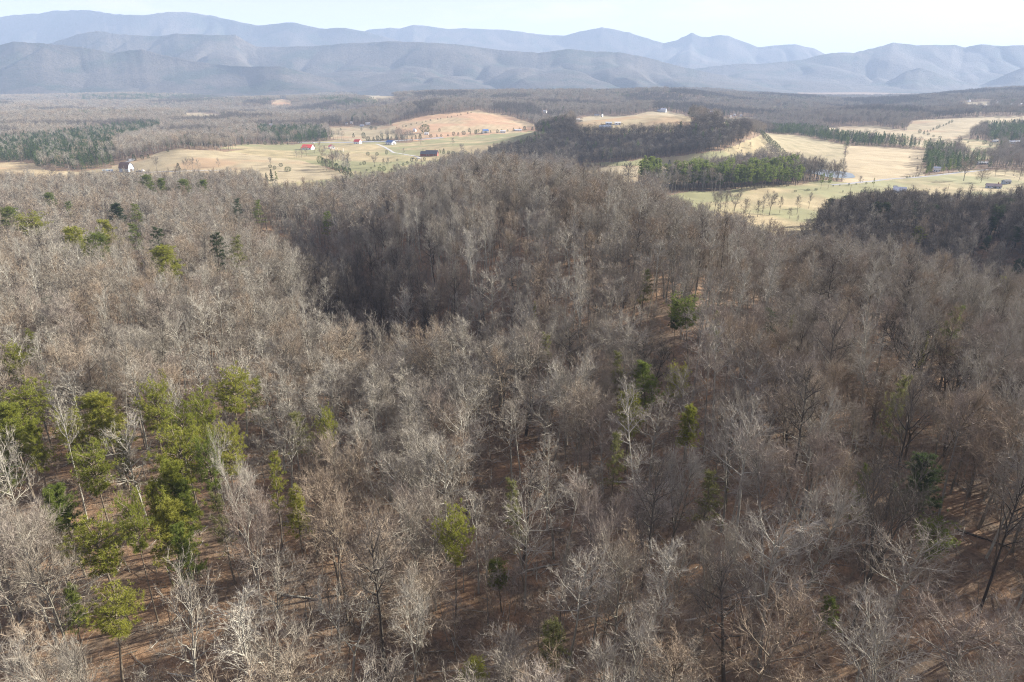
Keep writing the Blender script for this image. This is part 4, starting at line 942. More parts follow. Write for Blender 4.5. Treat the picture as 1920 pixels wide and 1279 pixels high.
for a in [
 (205,785,125,'broad','yellow','large sunlit yellow-green pine with a dark underside beside a pale trunk',20,'pine with dark underside'),
 (25,805,105,'broad','yellow','broad yellow-green pine cut by the picture edge, upper one',20,'upper pine at the picture edge'),
 (8,872,70,'cone','green','narrow green pine cut by the picture edge, lower one',17,'lower pine at the picture edge'),
 (40,762,80,'flat','yellow','thin flat topped pine behind the broad pine at the picture edge',18,'thin flat topped pine'),
 (428,742,72,'flat','yellow','flat topped pine standing alone over thin stems in the middle distance',19,'lone flat topped pine'),
 (326,925,115,'broad','yellow','tall yellow-green pine at the heart of the dense pine clump',20,'heart of the pine clump'),
 (322,1000,115,'broad','yellow','brightest bushy pine in the front of the dense pine clump',17,'brightest bushy pine'),
 (310,872,90,'flat','yellow','rear pine of the dense clump with layered boughs',20,'rear pine of the clump'),
 (208,1035,105,'flat','yellow','wide bright pine with a fanned flat crown below the dense clump',16,'wide fanned pine'),
 (185,890,70,'flat','yellow','layered sunlit pine beside the dense clump',18,'layered sunlit pine'),
 (125,953,85,'broad','green','green pine hung with dark boughs beside the layered pine',17,'green dark boughed pine'),
 (195,1150,85,'flat','yellow','small bright pine with a domed crown behind bare branches',14,'domed bright pine'),
 (127,1135,55,'broad','green','dark green pine standing next to the domed bright pine',14,'dark green pine by the domed one'),
 (555,952,60,'broad','yellow','slanting green pine standing alone near tall thin trunks',17,'slanting lone pine'),
 (850,1012,62,'flat','yellow','yellowish flat crowned pine on a thin dark trunk, in the middle foreground',18,'yellowish flat crowned pine'),
 (940,1077,38,'round','green','small bright round pine at the foot of the whitest tree',9,'small bright round pine'),
 (1012,1225,80,'open','sparse','grey-green open crowned pine near the bottom edge',17,'grey-green open pine'),
 (895,1272,48,'round','yellow','bright pine top cut off by the bottom edge',10,'pine top at the bottom edge'),
 (1218,722,60,'cone','green','tall green cone shaped pine in the centre right woods',18,'tall green cone pine'),
 (1180,778,50,'round','yellow','compact bright green round topped pine',17,'compact round topped pine'),
 (1292,803,58,'broad','yellow','light green pine standing before grey crowns',16,'light green pine'),
 (1264,722,40,'flat','yellow','small light pine touching the tall cone pine',15,'small light pine'),
 (1300,587,60,'flat','green','wide dark green flat topped pine on the far side of the hollow',17,'wide dark flat topped pine'),
 (1440,620,58,'cone','dark','dark conical pine standing out above grey trees',15,'dark conical pine'),
 (1788,622,50,'open','green','tall leaning pine with two separate dark clumps',20,'leaning two clump pine'),
 (1668,762,48,'open','sparse','thin see-through pine with a straight visible trunk',20,'thin see-through pine'),
 (1742,900,100,'broad','dark','big dark green spreading pine beside the forked black trunk',18,'big dark spreading pine'),
 (1325,925,62,'open','sparse','dull green open crowned pine in the lower centre woods',17,'dull green open pine'),
 (1750,1025,62,'flat','green','small flat green pine over sunlit leaf litter',12,'small flat green pine'),
 (1540,1150,52,'open','green','loose green young pine low in the shade',10,'loose young pine'),
 (95,580,45,'round','dark','single very dark round pine at the left side of the woods',17,'very dark round pine'),
 (205,440,80,'broad','yellow','large rounded yellow-green pine in the far left woods',27,'large rounded far pine'),
 (62,655,40,'open','yellow','leaning yellow-green pine among pale trunks at the left side',18,'leaning yellow pine'),
 (1615,925,45,'open','green','small green pine behind the forked black trunk',15,'small pine behind the black trunk'),
 (1205,535,32,'open','sparse','slender dull pine on the lit leafy slope',18,'slender pine on the lit slope'),
 ]: put_pine(*a)
for a in [(280,775,58,'flat','yellow'),(150,805,50,'flat','yellow'),(330,727,26,'cone','yellow'),(480,752,40,'open','sparse'),(385,795,50,'flat','yellow'),(344,822,60,'flat','yellow'),(611,813,32,'flat','yellow'),(565,808,56,'open','sparse'),
 (398,868,50,'flat','green'),(425,853,60,'flat','yellow'),(511,904,40,'open','yellow'),(420,971,50,'open','sparse'),(240,870,50,'open','sparse'),(60,835,60,'broad','yellow'),(345,955,70,'broad','green'),(290,955,55,'broad','yellow'),(360,1030,70,'broad','green'),(255,990,50,'flat','yellow'),(90,980,50,'broad','green'),
 (20,690,40,'flat','yellow'),(152,455,25,'round','yellow'),(170,467,26,'round','green'),(62,425,38,'flat','yellow'),(20,412,30,'round','green'),(327,492,28,'round','yellow'),(405,470,30,'open','dark'),(450,478,45,'open','sparse'),(218,400,40,'broad','dark'),(260,402,30,'open','green'),(257,442,22,'open','green'),(278,342,14,'round','green'),(298,349,18,'broad','green'),(350,350,18,'round','green'),(376,352,24,'broad','green'),(98,378,12,'round','green'),(120,397,14,'open','green'),(445,395,18,'open','dark'),(485,397,20,'open','green'),(610,418,24,'open','green'),(300,460,28,'open','dark'),
 (1165,700,35,'open','sparse'),(1350,625,30,'open','sparse'),(1035,665,36,'open','sparse'),(1150,858,45,'open','sparse'),(1000,600,11,'cone','yellow'),(1445,480,16,'open','green'),(1270,590,25,'broad','dark'),(1735,670,20,'open','sparse'),(1480,640,16,'open','sparse'),(985,960,45,'open','sparse'),
 (1882,535,40,'broad','yellow'),(1905,500,36,'broad','dark'),(1720,440,22,'round','yellow'),(1735,512,24,'round','green'),(1640,392,18,'round','dark'),(1658,394,22,'round','dark'),(1716,394,20,'open','dark'),(1745,396,24,'round','dark'),(1780,384,20,'open','dark'),(1825,392,22,'round','dark'),(1862,420,30,'broad','dark'),(1893,385,30,'round','dark'),(1908,440,30,'broad','dark'),(1590,378,20,'round','dark'),(1560,384,18,'round','dark'),(1875,400,22,'flat','dark'),(1668,450,16,'round','dark'),(1845,455,22,'broad','dark')]:
    if a[1] < 500 and a[0] < 700: a = (a[0], a[1], a[2] * 1.7, *a[3:])
    put_pine(*a, desc={'yellow': 'small yellow-green pine', 'green': 'small green pine', 'dark': 'dark green pine', 'sparse': 'thin dull pine'}[a[4]])

# pine grove by the old house, and its edges
farp = [pine(560 + i, Ht=20, rad=3.2, shape=s, base=b, tufts=6, nn=9, nl=0.9, nw=0.22, whorl=4, step=1.1) for i, (s, b) in enumerate((('broad', 0.3), ('flat', 0.45), ('open', 0.35), ('round', 0.4)))]
FARP = [tree_meshes('far_pine', p, BARK['pine'], NEED['grove']) for p in farp]; FARPD = [tree_meshes('far_pine', p, BARK['pine'], NEED['dark']) for p in farp]
GITEMS = []
def far_pine(u, v, hpx, dark=False, k=None, wide=1.0, desc='green pine', group='pines of the valley grove'):
    x, y, z, t = hit(u, v, 0, 450); _, _, d = project([x, y, z]); h = hpx * float(d) / FPX; s = h / 20
    k = int(rng.integers(0, 4)) if k is None else k
    e = place_tree('pine_tree', (FARPD if dark else FARP)[k], (x, y, z), rng.uniform(0, 6.28), (s * wide, s * wide, s), None, 'pine tree', group)
    GITEMS.append([e, (x, y), desc]); return e
for u in np.arange(1204, 1502, 7.5):
    for row in range(3):
        far_pine(u + rng.uniform(-3, 3), 355 - row * 4.5 - (6 if u < 1230 else 0) - max(0, (u - 1380)) * 0.06 + rng.uniform(-1.5, 1.5), (44 if u < 1490 else 28) * rng.uniform(0.78, 1.08) * (0.8 if 1235 < u < 1265 else 1), wide=1.3, k=[0, 3, 0, 1][int(u + row) % 4])
_o1 = ['', 'first', 'second', 'third', 'fourth', 'fifth', 'sixth', 'seventh', 'eighth', 'ninth', 'tenth', 'eleventh', 'twelfth', 'thirteenth', 'fourteenth', 'fifteenth', 'sixteenth', 'seventeenth', 'eighteenth', 'nineteenth']
def nth(n): return _o1[n] if n < 20 else ({2: 'twentieth', 3: 'thirtieth', 4: 'fortieth'}[n // 10] if n % 10 == 0 else {2: 'twenty-', 3: 'thirty-', 4: 'forty-'}[n // 10] + _o1[n % 10])
for i, it in enumerate(GITEMS): it[0]['label'] = nth(i // 3 + 1) + (' front', ' middle', ' back')[i % 3] + ' row pine of the green grove, counting from the old house'
GITEMS.clear()
for u, v, h, k in [(1539,354,26,1),(1552,355,28,1),(1742,328,22,0),(1735,330,17,0),(1778,325,26,0),(1786,324,22,2),(1768,328,20,2),(1638,351,17,2),(512,348,30,0),(503,346,22,0),(521,346,24,2),(826,289,9,0),(793,286,7,0)]:
    far_pine(u, v, h, k == 0 and u < 600, k, 1.0, 'tall dark pine' if u < 600 else 'tall thin pine', 'pines standing in the fields')

# cedars and round bushes in the fields
CEDP = [cedar(600 + i, kind=k) for i, k in enumerate(('cone', 'cone', 'ball', 'ball'))]
CED = [tree_meshes('cedar', p, BARK['pine'], NEED['dark']) for p in CEDP]; CEDG = [tree_meshes('cedar', p, BARK['pine'], NEED['far']) for p in CEDP]
CITEMS = []
def put_cedar(u, v, hpx, wide=1.0, ball=False, green=False, desc=None):
    x, y, z, t = hit(u, v, 0, 450); _, _, d = project([x, y, z]); h = hpx * float(d) / FPX; s = h / 7
    k = int(rng.integers(0, 2)) + (2 if ball else 0)
    e = place_tree('cedar_bush', (CEDG if green else CED)[k], (x, y, z), rng.uniform(0, 6.28), (s * wide, s * wide, s), None, 'cedar', 'dark cedars in the fields')
    CITEMS.append([e, (x, y), desc or ('round dark bush' if ball else 'small dark cedar')]); return e
for a in [(335,319,13,1.2),(315,285,6,1.5,True),(252,302,12,1.4),(267,299,8,1.6,True),(278,297,8,1.4),(507,315,6,2,True),(527,313,7,2,True),(540,322,9,2.6,True,True),(515,318,7,1.8,True),(154,322,7,1.0),(157,328,5,1.0),(140,318,5,1.6,True),
 (600,307,14,1.5,True,True),(607,311,15,1.5,False,True),(615,314,15,1.5,True,True),(623,317,14,1.5,True,True),(632,321,15,1.5,False,True),(640,325,14,1.5,True),(648,329,15,1.4,False,True),(652,315,18,1.0),(656,331,16,1.4),(660,335,10,1.6,True),(644,318,12,1.2,True),
 (712,322,9,1.6,True,True),(720,321,9,1.6,True,True),(741,317,8,1.3,True),(748,315,7,1.3),(756,312,6,1.4,True),(764,308,6,1.4,True),(772,304,8,1.3,True),(781,303,6,1.5,True),(796,302,7,1.3,True),(690,292,7,1.8,True),(707,292,6,2,True),(725,290,8,1.3,True),(683,309,7,1.8,True),(676,310,5,1.5,True),(682,260,11,1.4,True),(663,258,8,1.2),(714,265,6,1),(743,261,9,1.1),(752,259,8,1.2),(727,262,12,0.9),(716,258,8,1.3,True),(797,249,15,2.4,True,True,'big round evergreen'),(824,247,6,1.4,True),
 (850,292,8,1.8,True),(858,291,6,1.8,True),(832,289,10,1.1),(841,290,7,1.6,True),(873,291,7,1.5,True),(572,240,6,1.4),(616,243,6,1.4,True),(639,245,4,1.6,True),(678,245,5,1.4,True),(696,243,6,1.8,True),(705,243,5,1.8,True),
 (1157,311,6,1.5),(1255,309,9,1.2),(1268,309,9,1.1),(1171,310,4,1.2),(1280,310,5,1.6,True),(1004,238,6,1.3),(880,248,7,1.5,True),(893,249,6,1.3),(897,247,5,1.4,True),(1801,323,14,1.5,True,False,'dense dark cedar'),(1815,268,4,1.4,True),(1832,264,9,1.2),(1845,271,8,1.6,True),(1857,275,7,1.6,True),(1870,278,8,1.6,True),(1724,250,7,1.6,True),(1732,252,7,1.2),(1740,254,5,1.8,True),(1750,257,4,2,True),(1762,260,5,2,True),
 (1705,296,3,2,True),(1720,298,3,2,True),(1728,299,3,1.6,True),(1580,361,4,1.2,True),(1595,362,4,1.6,True),(1618,363,7,3.0,True,False,'low mounded bush'),(1630,366,6,2.5,True,False,'low mounded bush'),(1645,364,5,1.5,True),(1491,360,4,2.5,True),(1515,358,4,3,True),(1530,357,4,2.5,True)]:
    put_cedar(*a)
for i in range(15):   # the cedar row down the edge of the hay field
    f = i / 14; put_cedar(1427 + 46 * f ** 1.25 + rng.uniform(-1, 1), 251 + 43 * f, 7.5 + 4 * math.sin(f * 3), 1.3, True, False, 'dark cedar'); CITEMS.pop()[0]['label'] = nth(i + 1) + ' dark cedar down the row along the hay field edge'

def hedge(pts, n, h0, h1, ball=0.6, jit=1.0, green=0.15):
    P = np.array(pts, float); s_ = np.concatenate([[0], np.cumsum(np.hypot(*np.diff(P, axis=0).T))])
    for q in np.linspace(0, s_[-1], n):
        q = q + rng.uniform(-0.3, 0.3) * s_[-1] / n
        u = np.interp(q, s_, P[:, 0]); v = np.interp(q, s_, P[:, 1])
        put_cedar(u, v + rng.uniform(-0.5, 0.5) * jit, rng.uniform(h0, h1), rng.uniform(1.2, 2.2), rng.uniform() < ball, rng.uniform() < green, 'hedgerow bush')
hedge([(744, 241), (800, 228), (850, 220), (884, 212)], 16, 2.2, 3.6)
hedge([(690, 264), (740, 262), (790, 261)], 12, 4, 9, 0.4); hedge([(806, 258), (860, 254), (930, 249), (1006, 243)], 20, 3.5, 8, 0.5)
hedge([(668, 331), (700, 314), (745, 302)], 9, 2.5, 4.5); hedge([(905, 291), (880, 292), (855, 296), (830, 301)], 7, 3, 7)
hedge([(1738, 249), (1760, 240), (1785, 230)], 9, 3, 6); hedge([(1505, 312), (1470, 300)], 5, 4, 8); hedge([(1560, 350), (1640, 344)], 6, 2.5, 5); hedge([(1700, 334), (1722, 331)], 5, 3, 6); hedge([(420, 276), (470, 271), (540, 272)], 12, 3, 7, 0.5)
# ------------------------------------------------------------------ bare trees alone in the fields
lone_kw = [dict(Ht=16, base=0.22, rad=5.0, limbs=15, steep=0.8, tw=2.0, nt=5, nl=4), dict(Ht=17, base=0.25, rad=4.6, limbs=14, steep=0.95, fork=True, tw=2.0, nt=5, nl=4), dict(Ht=17, base=0.35, rad=3.4, limbs=12, steep=1.0, tw=2.0, nt=5, nl=4), dict(Ht=14, base=0.18, rad=5.8, limbs=20, steep=0.62, tw=2.0, nt=5, nl=5)]
LONE = {}
for i, kw in enumerate(lone_kw):
    p = bare_tree(700 + i, **kw)
    for lk in ('grey', 'brown', 'dark'): LONE[(lk, i)] = tree_meshes('field_tree', p, BARK['brown' if lk == 'grey' else 'dark'], TWIG[lk])
LITEMS = []
def lone(u, v, hpx, k=0, lk='grey', wide=1.0, desc=None):
    x, y, z, t = hit(u, v, 0, 400); _, _, d = project([x, y, z]); h = hpx * float(d) / FPX; s = h / lone_kw[k]['Ht']
    e = place_tree('bare_tree', LONE[(lk, k)], (x, y, z), rng.uniform(0, 6.28), (s * wide, s * wide, s), None, 'tree', 'bare trees standing in the fields')
    LITEMS.append([e, (x, y), desc or ({'grey': 'bare grey', 'brown': 'bare brown', 'dark': 'bare dark'}[lk] + [' spreading', ' forked', ' slim', ' round crowned'][k] + ' tree')])
for a in [(294,319,25,1),(352,317,18,0),(361,317,21,1),(372,317,16,0),(346,317,16,2),(410,313,14,0),(508,310,14,1),(83,326,10,0),(703,313,20,1),(720,316,18,2),(728,316,19,2),(757,290,11,0),(789,271,15,0),(849,273,13,0),(866,287,17,1),(817,331,34,1,'grey',1.2),(792,334,22,0),(803,333,24,2),(834,318,20,0),(774,338,18,0),(842,312,18,1),
 (600,285,17,0,'brown'),(590,288,15,0,'brown'),(575,292,18,1),(566,296,16,0,'brown'),(556,297,13,0),(610,292,18,0),(622,296,16,0,'brown'),(634,304,20,0,'brown'),(622,312,22,1,'brown'),(612,320,20,0),(640,297,14,0),(605,300,20,1,'brown'),
 (1807,339,38,1,'brown',1.2,'two stemmed tree'),(1839,343,22,3,'brown',1.2,'rounded willow like tree'),(1494,402,34,2),(1516,391,29,2),(1442,404,43,1,'grey',1.1),(1420,407,28,0,'dark'),(1397,404,28,0,'dark'),(1376,404,46,1),(1358,401,45,2),(1339,399,42,1),(1349,403,38,0),(1430,399,30,2),(1178,345,34,3,'dark',1.05,'wide black trunked tree'),
 (1385,279,24,1,'dark'),(1351,287,28,2,'dark'),(1366,284,24,0,'dark'),(1406,279,11,0,'brown'),(1338,290,26,2,'dark'),(1318,292,24,0,'dark'),(1820,318,24,0,'brown'),(1866,330,16,1,'brown'),(1910,340,24,0,'brown'),(1884,330,16,2),(1900,330,20,0,'brown'),(1555,338,26,2,'grey'),(1567,337,24,2,'grey'),(1530,335,26,1),(1518,336,28,0),(1505,335,30,1),(1580,340,18,0,'dark'),(1612,346,14,0,'dark'),(1718,330,18,2,'brown'),(1724,329,20,0,'brown'),(1494,420,16,2),(1480,410,18,0),(1462,400,30,2)]:
    lone(*a)
for i in range(10):
    f = i / 9; lone(1587 - 7 * f + rng.uniform(-0.6, 0.6), 276 + 36 * f, rng.uniform(2.6, 4.2), 3, 'brown' if i % 2 else 'grey', 1.1, 'bare hedge bush')

# ------------------------------------------------------------------ the nearest bare trees
HERO = [  # u, v of the crown centre, crown width in pixels, look, shape, height, label, short
 (458,915,80,'pale','vase',25,'tall dead tree with white branches leaning over the pine clump','leaning white branched dead tree'),
 (640,1140,120,'pale','vase',20,'pale many stemmed tree with a feathery crown at the bottom edge','feathery pale tree'),
 (832,912,115,'pale','spread',22,'whitish wide crowned tree in the middle of the foreground','whitish wide crowned tree'),
 (985,1000,105,'pale','spread',20,'whitest lichen covered tree in the lower centre','whitest lichened tree'),
 (1112,985,112,'red','vase',21,'reddish fan shaped tree next to the whitest tree','reddish fan shaped tree'),
 (1452,920,120,'red','spread',22,'mauve broad crowned tree in the lower right woods','mauve broad crowned tree'),
 (1700,800,100,'dark','spread',25,'black trunked tree with one long bent limb','black tree with the bent limb'),
 (1640,990,90,'dark','vase',24,'forked black trunk rising from sunlit leaf litter','forked black trunk'),
 (1895,960,80,'dark','tall',25,'straight black trunk near the picture edge above sunlit leaves','straight black trunk at the edge'),
 (330,650,70,'pale','spread',24,'pale tree with green ivy coloured stem and a long dark trunk','pale ivy stemmed tree'),
 (243,570,60,'brown','tall',24,'brown tree with a black lower trunk in the left woods','black footed brown tree'),
 (650,655,105,'brown','spread',21,'rust coloured round crowned tree at the hollow edge','rust coloured round tree'),
 (765,1140,100,'pale','vase',22,'forked tree with a bright white bark trunk at the bottom edge','white forked trunk'),
 (765,590,60,'pale','tall',29,'white barked tall tree standing in the dark hollow','white tall tree in the hollow'),
 (1440,740,130,'red','spread',22,'pinkish grey wide crown in the right middle woods','pinkish grey wide crown'),
 (1165,1110,125,'grey','spread',22,'wide grey crown at the bottom centre','wide grey crown at the bottom'),
 (1265,910,90,'grey','vase',22,'slender forked grey tree in the lower centre','slender forked grey tree'),
 (250,860,110,'pale','spread',20,'gnarled pale spreading tree behind the dense pine clump','gnarled pale spreading tree'),
 (465,1000,100,'red','vase',22,'pinkish grey upright crown right next to the pine clump','pinkish upright crown'),
 (1330,1060,95,'grey','vase',22,'silvery grey tree over dark leaf litter','silvery grey tree'),
 (655,870,95,'brown','vase',23,'tan brown tree with twisting bare limbs','twisting tan tree'),
 (95,1120,120,'grey','spread',20,'grey tangled spreading tree in the bottom corner','tangled grey tree'),
 (880,480,60,'pale','tall',26,'pale slender tree on the sunny hill crest','pale hill crest tree'),
 (1070,460,60,'grey','tall',25,'grey straight trunked tree on the leafy hill slope','straight grey hill tree'),
 (925,560,70,'pale','tall',27,'pale double tree above the mouth of the hollow','pale tree above the hollow')]
TREES = []   # x, y, radius
NITEMS = []
def near_tree(x, y, z, look, sh, s, sxy, label=None, tilt=None):
    return place_tree('bare_tree', MESH[(look, sh)], (x, y, z - 0.1), rng.uniform(0, 6.28), (sxy, sxy, s), label, 'tree', 'bare trees of the near woods', tilt or (rng.normal() * 0.05, rng.normal() * 0.05))
for u, v, w, look, sh, Hh, lab, short in HERO:
    kw = SHAPES[sh]; cf = 0.68; x, y, z, t = hit(u, v, Hh * cf); _, _, d = project([x, y, z + Hh * cf]); rad = w * float(d) / FPX / 2
    sx = min(max(rad / (kw['rad'] * 1.12), 0.6), 1.5)
    near_tree(x, y, z, look, sh, Hh / kw['Ht'], sx, lab, (0.05, 0.03)); TREES.append((x, y, rad)); LM.append((x, y, z, 'the ' + short))

# fallen logs
def log(u, v, L, r, yaw, bark, label):
    x, y, z, t = hit(u, v); a = np.array([math.cos(R(yaw)), math.sin(R(yaw))])
    s = np.linspace(-L / 2, L / 2, 7); px, py = x + a[0] * s, y + a[1] * s; pz = H(px, py) + r * 0.6
    pts = np.stack([px - x, py - y + 0.15 * np.sin(s), pz - z], 1)[None]; rd = r * np.linspace(1, 0.5, 7)[None]
    e = bpy.data.objects.new('fallen_log', None); COL.objects.link(e); e.location = (x, y, z); tag(e, label, 'log')
    b = Build(); chain_tubes(b, pts, rd, 8); link('trunk', mesh_data('log_trunk', *b.data(), [BARK[bark]], smooth=True), e)
    for i in (2, 4, 5):
        b = Build(); q = pts[0, i]; g = rng.normal(size=3) * np.array([1, 1, 0.3]) + np.array([0, 0, 0.7]); b.tube(q[None], (q + g * 1.1)[None], np.array([r * 0.3]), np.array([r * 0.08]), 5)
        link('stub', mesh_data('log_stub', *b.data(), [BARK[bark]]), e)
    LM.append((x, y, z, 'the ' + label.split(' lying')[0]))
for a in [(1010,1066,7,0.22,15,'pale','pale log lying behind the small bright round pine'),(1322,1157,6,0.2,5,'pale','short pale log lying under the silvery grey tree'),(1615,1178,8,0.24,40,'grey','grey log lying at the foot of the forked black trunk'),(1842,1010,7,0.2,-45,'dark','long dark log lying aslant near the picture edge'),(1500,1085,7,0.18,20,'brown','thin brown log lying on sunlit leaf litter'),(560,1120,6,0.2,-10,'grey','grey log lying on brown leaves below the slanting lone pine'),(700,1010,5,0.18,25,'pale','small pale log lying behind the feathery pale tree'),(1180,905,7,0.2,-20,'pale','bleached log lying between grey trees')]: log(*a)
N1 = len(LM)

# every other near tree
PA = np.array(PINES); TA = np.array(TREES)
def shape_pick(n): return rng.choice(['tall', 'spread', 'vase', 'slim', 'pole'], n, p=[0.24, 0.26, 0.22, 0.14, 0.14])
def shape_far(n): return rng.choice(['tall', 'spread', 'vase', 'slim', 'pole'], n, p=[0.28, 0.10, 0.12, 0.08, 0.42])
def look_pick(u, x, y):
    f = np.clip(u / 1920 + 0.18 * vnoise(x / 45, y / 45), 0, 1); n = vnoise(x / 26 + 50, y / 26)
    r_ = rng.uniform(0, 1, len(u)); out = np.empty(len(u), object)
    for i in range(len(u)):
        a = f[i]
        w = np.array([0.36 + 0.22 * a, 0.20 - 0.12 * a, 0.34 - 0.20 * a, 0.02 + 0.14 * a, 0.08 + 0.07 * a])
        if n[i] > 0.35: w[2] *= 2
        elif n[i] < -0.45: w[4] *= 1.6
        w = np.cumsum(w / w.sum()); out[i] = ('grey', 'pale', 'brown', 'dark', 'red')[int(np.searchsorted(w, r_[i]))]
    return out
X, Y = jgrid(14, 345, 5.5, -47, 62)
Z = H(X, Y)
den = vnoise(X / 20 + 4, Y / 20 + 4)
k = may_stand(X, Y, Z, 20) & (rng.uniform(0, 1, len(X)) < np.where(den < -0.3, 0.5, np.where(den < 0.05, 0.88, 0.98)))
X, Y, Z = X[k], Y[k], Z[k]
k = np.ones(len(X), bool)
for arr, f, b in ((PA, 0.75, 1.2), (TA, 0.55, 1.6)):
    for px, py, pr in arr: k &= np.hypot(X - px, Y - py) > pr * f + b
    # keep the line of sight to the large near pines and marked trees a little clearer
    for px, py, pr in arr:
        rr = math.hypot(px, py)
        if rr > 420: continue
        fx, fy = px / rr, py / rr; al = X * fx + Y * fy; la = np.abs(X * fy - Y * fx)
        if f == 0.75:
            sx_, sy_ = math.sin(R(SUN_AZ)), math.cos(R(SUN_AZ)); a2 = (X - px) * sx_ + (Y - py) * sy_; l2 = np.abs((X - px) * sy_ - (Y - py) * sx_)
            k &= ~((a2 > 0) & (a2 < (13 if math.hypot(px, py) < 150 else 7)) & (l2 < pr * 0.9))
        k &= ~((al < rr) & (al > rr - ((22 if rr < 150 else 14) if f == 0.75 else 10)) & (la < pr * 0.95))
X, Y, Z = X[k], Y[k], Z[k]
U, Vv, D = project(np.stack([X, Y, Z + 14], -1))
_, Vb, _ = project(np.stack([X, Y, Z], -1)); _, Vt, _ = project(np.stack([X, Y, Z + 22], -1))
inside = (U > -40) & (U < 1960) & (Vt < 1279) & (D > 0)
LK = look_pick(U, X, Y); SHP = np.where(np.hypot(X, Y) > 165, shape_far(len(X)), shape_pick(len(X)))
LK = np.where(((LK == 'dark') & (SHP == 'slim')) | ((LK == 'red') & (SHP == 'pole')), 'grey', LK)
LK = np.where((SHP == 'pole') & (rng.uniform(0, 1, len(X)) < 0.35), 'pale', LK)
SZ = rng.uniform(0.78, 1.12, len(X)) * (1 + 0.12 * vnoise(X / 40, Y / 40 + 30)); SXY = rng.uniform(0.7, 1.15, len(X))
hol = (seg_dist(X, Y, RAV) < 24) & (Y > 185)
LK = np.where(hol & (rng.uniform(0, 1, len(X)) < 0.7), 'dark', LK)  # hollow's shadow put into the trees as dark bark and twigs
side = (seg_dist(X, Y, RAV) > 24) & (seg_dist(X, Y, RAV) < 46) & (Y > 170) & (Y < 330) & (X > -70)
sp_ = side & (rng.uniform(0, 1, len(X)) < 0.45); SHP = np.where(sp_, 'pole', SHP); LK = np.where(sp_, 'pale', LK)  # pale bark paints the sunlit edge of trunks beside the hollow
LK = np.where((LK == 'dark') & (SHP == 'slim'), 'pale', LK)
order = np.argsort(np.where(inside, D, 1e9)); NIND = 205
ind = np.zeros(len(X), bool); ind[order[:NIND]] = True
NAMES = {'grey': 'grey', 'pale': 'pale barked', 'brown': 'brown', 'dark': 'dark trunked', 'red': 'mauve'}; SN = {'tall': 'tall', 'spread': 'spreading', 'vase': 'forked', 'slim': 'slim', 'pole': 'straight'}
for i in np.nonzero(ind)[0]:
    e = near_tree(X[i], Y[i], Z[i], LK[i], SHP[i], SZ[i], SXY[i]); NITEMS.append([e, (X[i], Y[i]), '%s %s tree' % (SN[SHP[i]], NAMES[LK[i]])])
NEARMARK = LM[N0:N1]
relabel(NITEMS, NEARMARK); relabel(PITEMS, NEARMARK)
FM = LM[:NB]
relabel(LITEMS, FM); relabel(CITEMS, FM); relabel(GITEMS, FM)

# ------------------------------------------------------------------ the woods beyond, one mass
mats, mi_of = [], {}
for lk in ('grey', 'pale', 'brown', 'dark', 'red'): mi_of[lk] = (len(mats), len(mats) + 1); mats += [BARK[lk], TWIG[lk]]
keys = list(PROTO); kidx = {k_: i for i, k_ in enumerate(keys)}
protos = [[(PROTO[k_][0], mi_of[k_[0]][0]), (PROTO[k_][1], mi_of[k_[0]][1])] for k_ in keys]
# bare saplings and brush under the tall trees
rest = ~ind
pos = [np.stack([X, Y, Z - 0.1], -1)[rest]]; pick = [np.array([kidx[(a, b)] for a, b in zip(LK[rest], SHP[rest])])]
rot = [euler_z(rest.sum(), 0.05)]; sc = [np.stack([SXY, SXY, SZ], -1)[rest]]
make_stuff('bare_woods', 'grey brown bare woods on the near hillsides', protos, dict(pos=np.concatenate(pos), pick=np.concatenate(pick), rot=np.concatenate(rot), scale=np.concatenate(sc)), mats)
x2, y2 = jgrid(25, 320, 3.5, -46, 50); z2 = H(x2, y2); k = may_stand(x2, y2, z2, 8) & (rng.uniform(0, 1, len(x2)) < 0.62 + 0.4 * vnoise(x2 / 20 + 4, y2 / 20 + 4)); x2, y2, z2 = x2[k], y2[k], z2[k]; n2 = len(x2)
sl = [bare_tree(800 + i, Ht=9, base=0.25, rad=1.9, limbs=9, nb=4, nt=4, nl=5, steep=0.95, trunk_r=0.06, tw=0.8) for i in range(3)]
br = [shrub(820 + i) for i in range(2)]
pr2 = [[(sl[0][0], 0), (sl[0][1], 1)], [(sl[1][0], 2), (sl[1][1], 3)], [(sl[2][0], 4), (sl[2][1], 5)], [(br[0], 1)], [(br[1], 3)]]
s2 = rng.uniform(0.4, 1.45, n2)
make_stuff('undergrowth', 'thin bare saplings and brush under the tall trees', pr2, dict(pos=np.stack([x2, y2, z2], -1), pick=rng.choice(5, n2, p=[0.25, 0.25, 0.2, 0.15, 0.15]), rot=euler_z(n2, 0.1), scale=np.stack([s2] * 3, -1)), [BARK['grey'], TWIG['grey'], BARK['brown'], TWIG['brown'], BARK['red'], TWIG['red']])
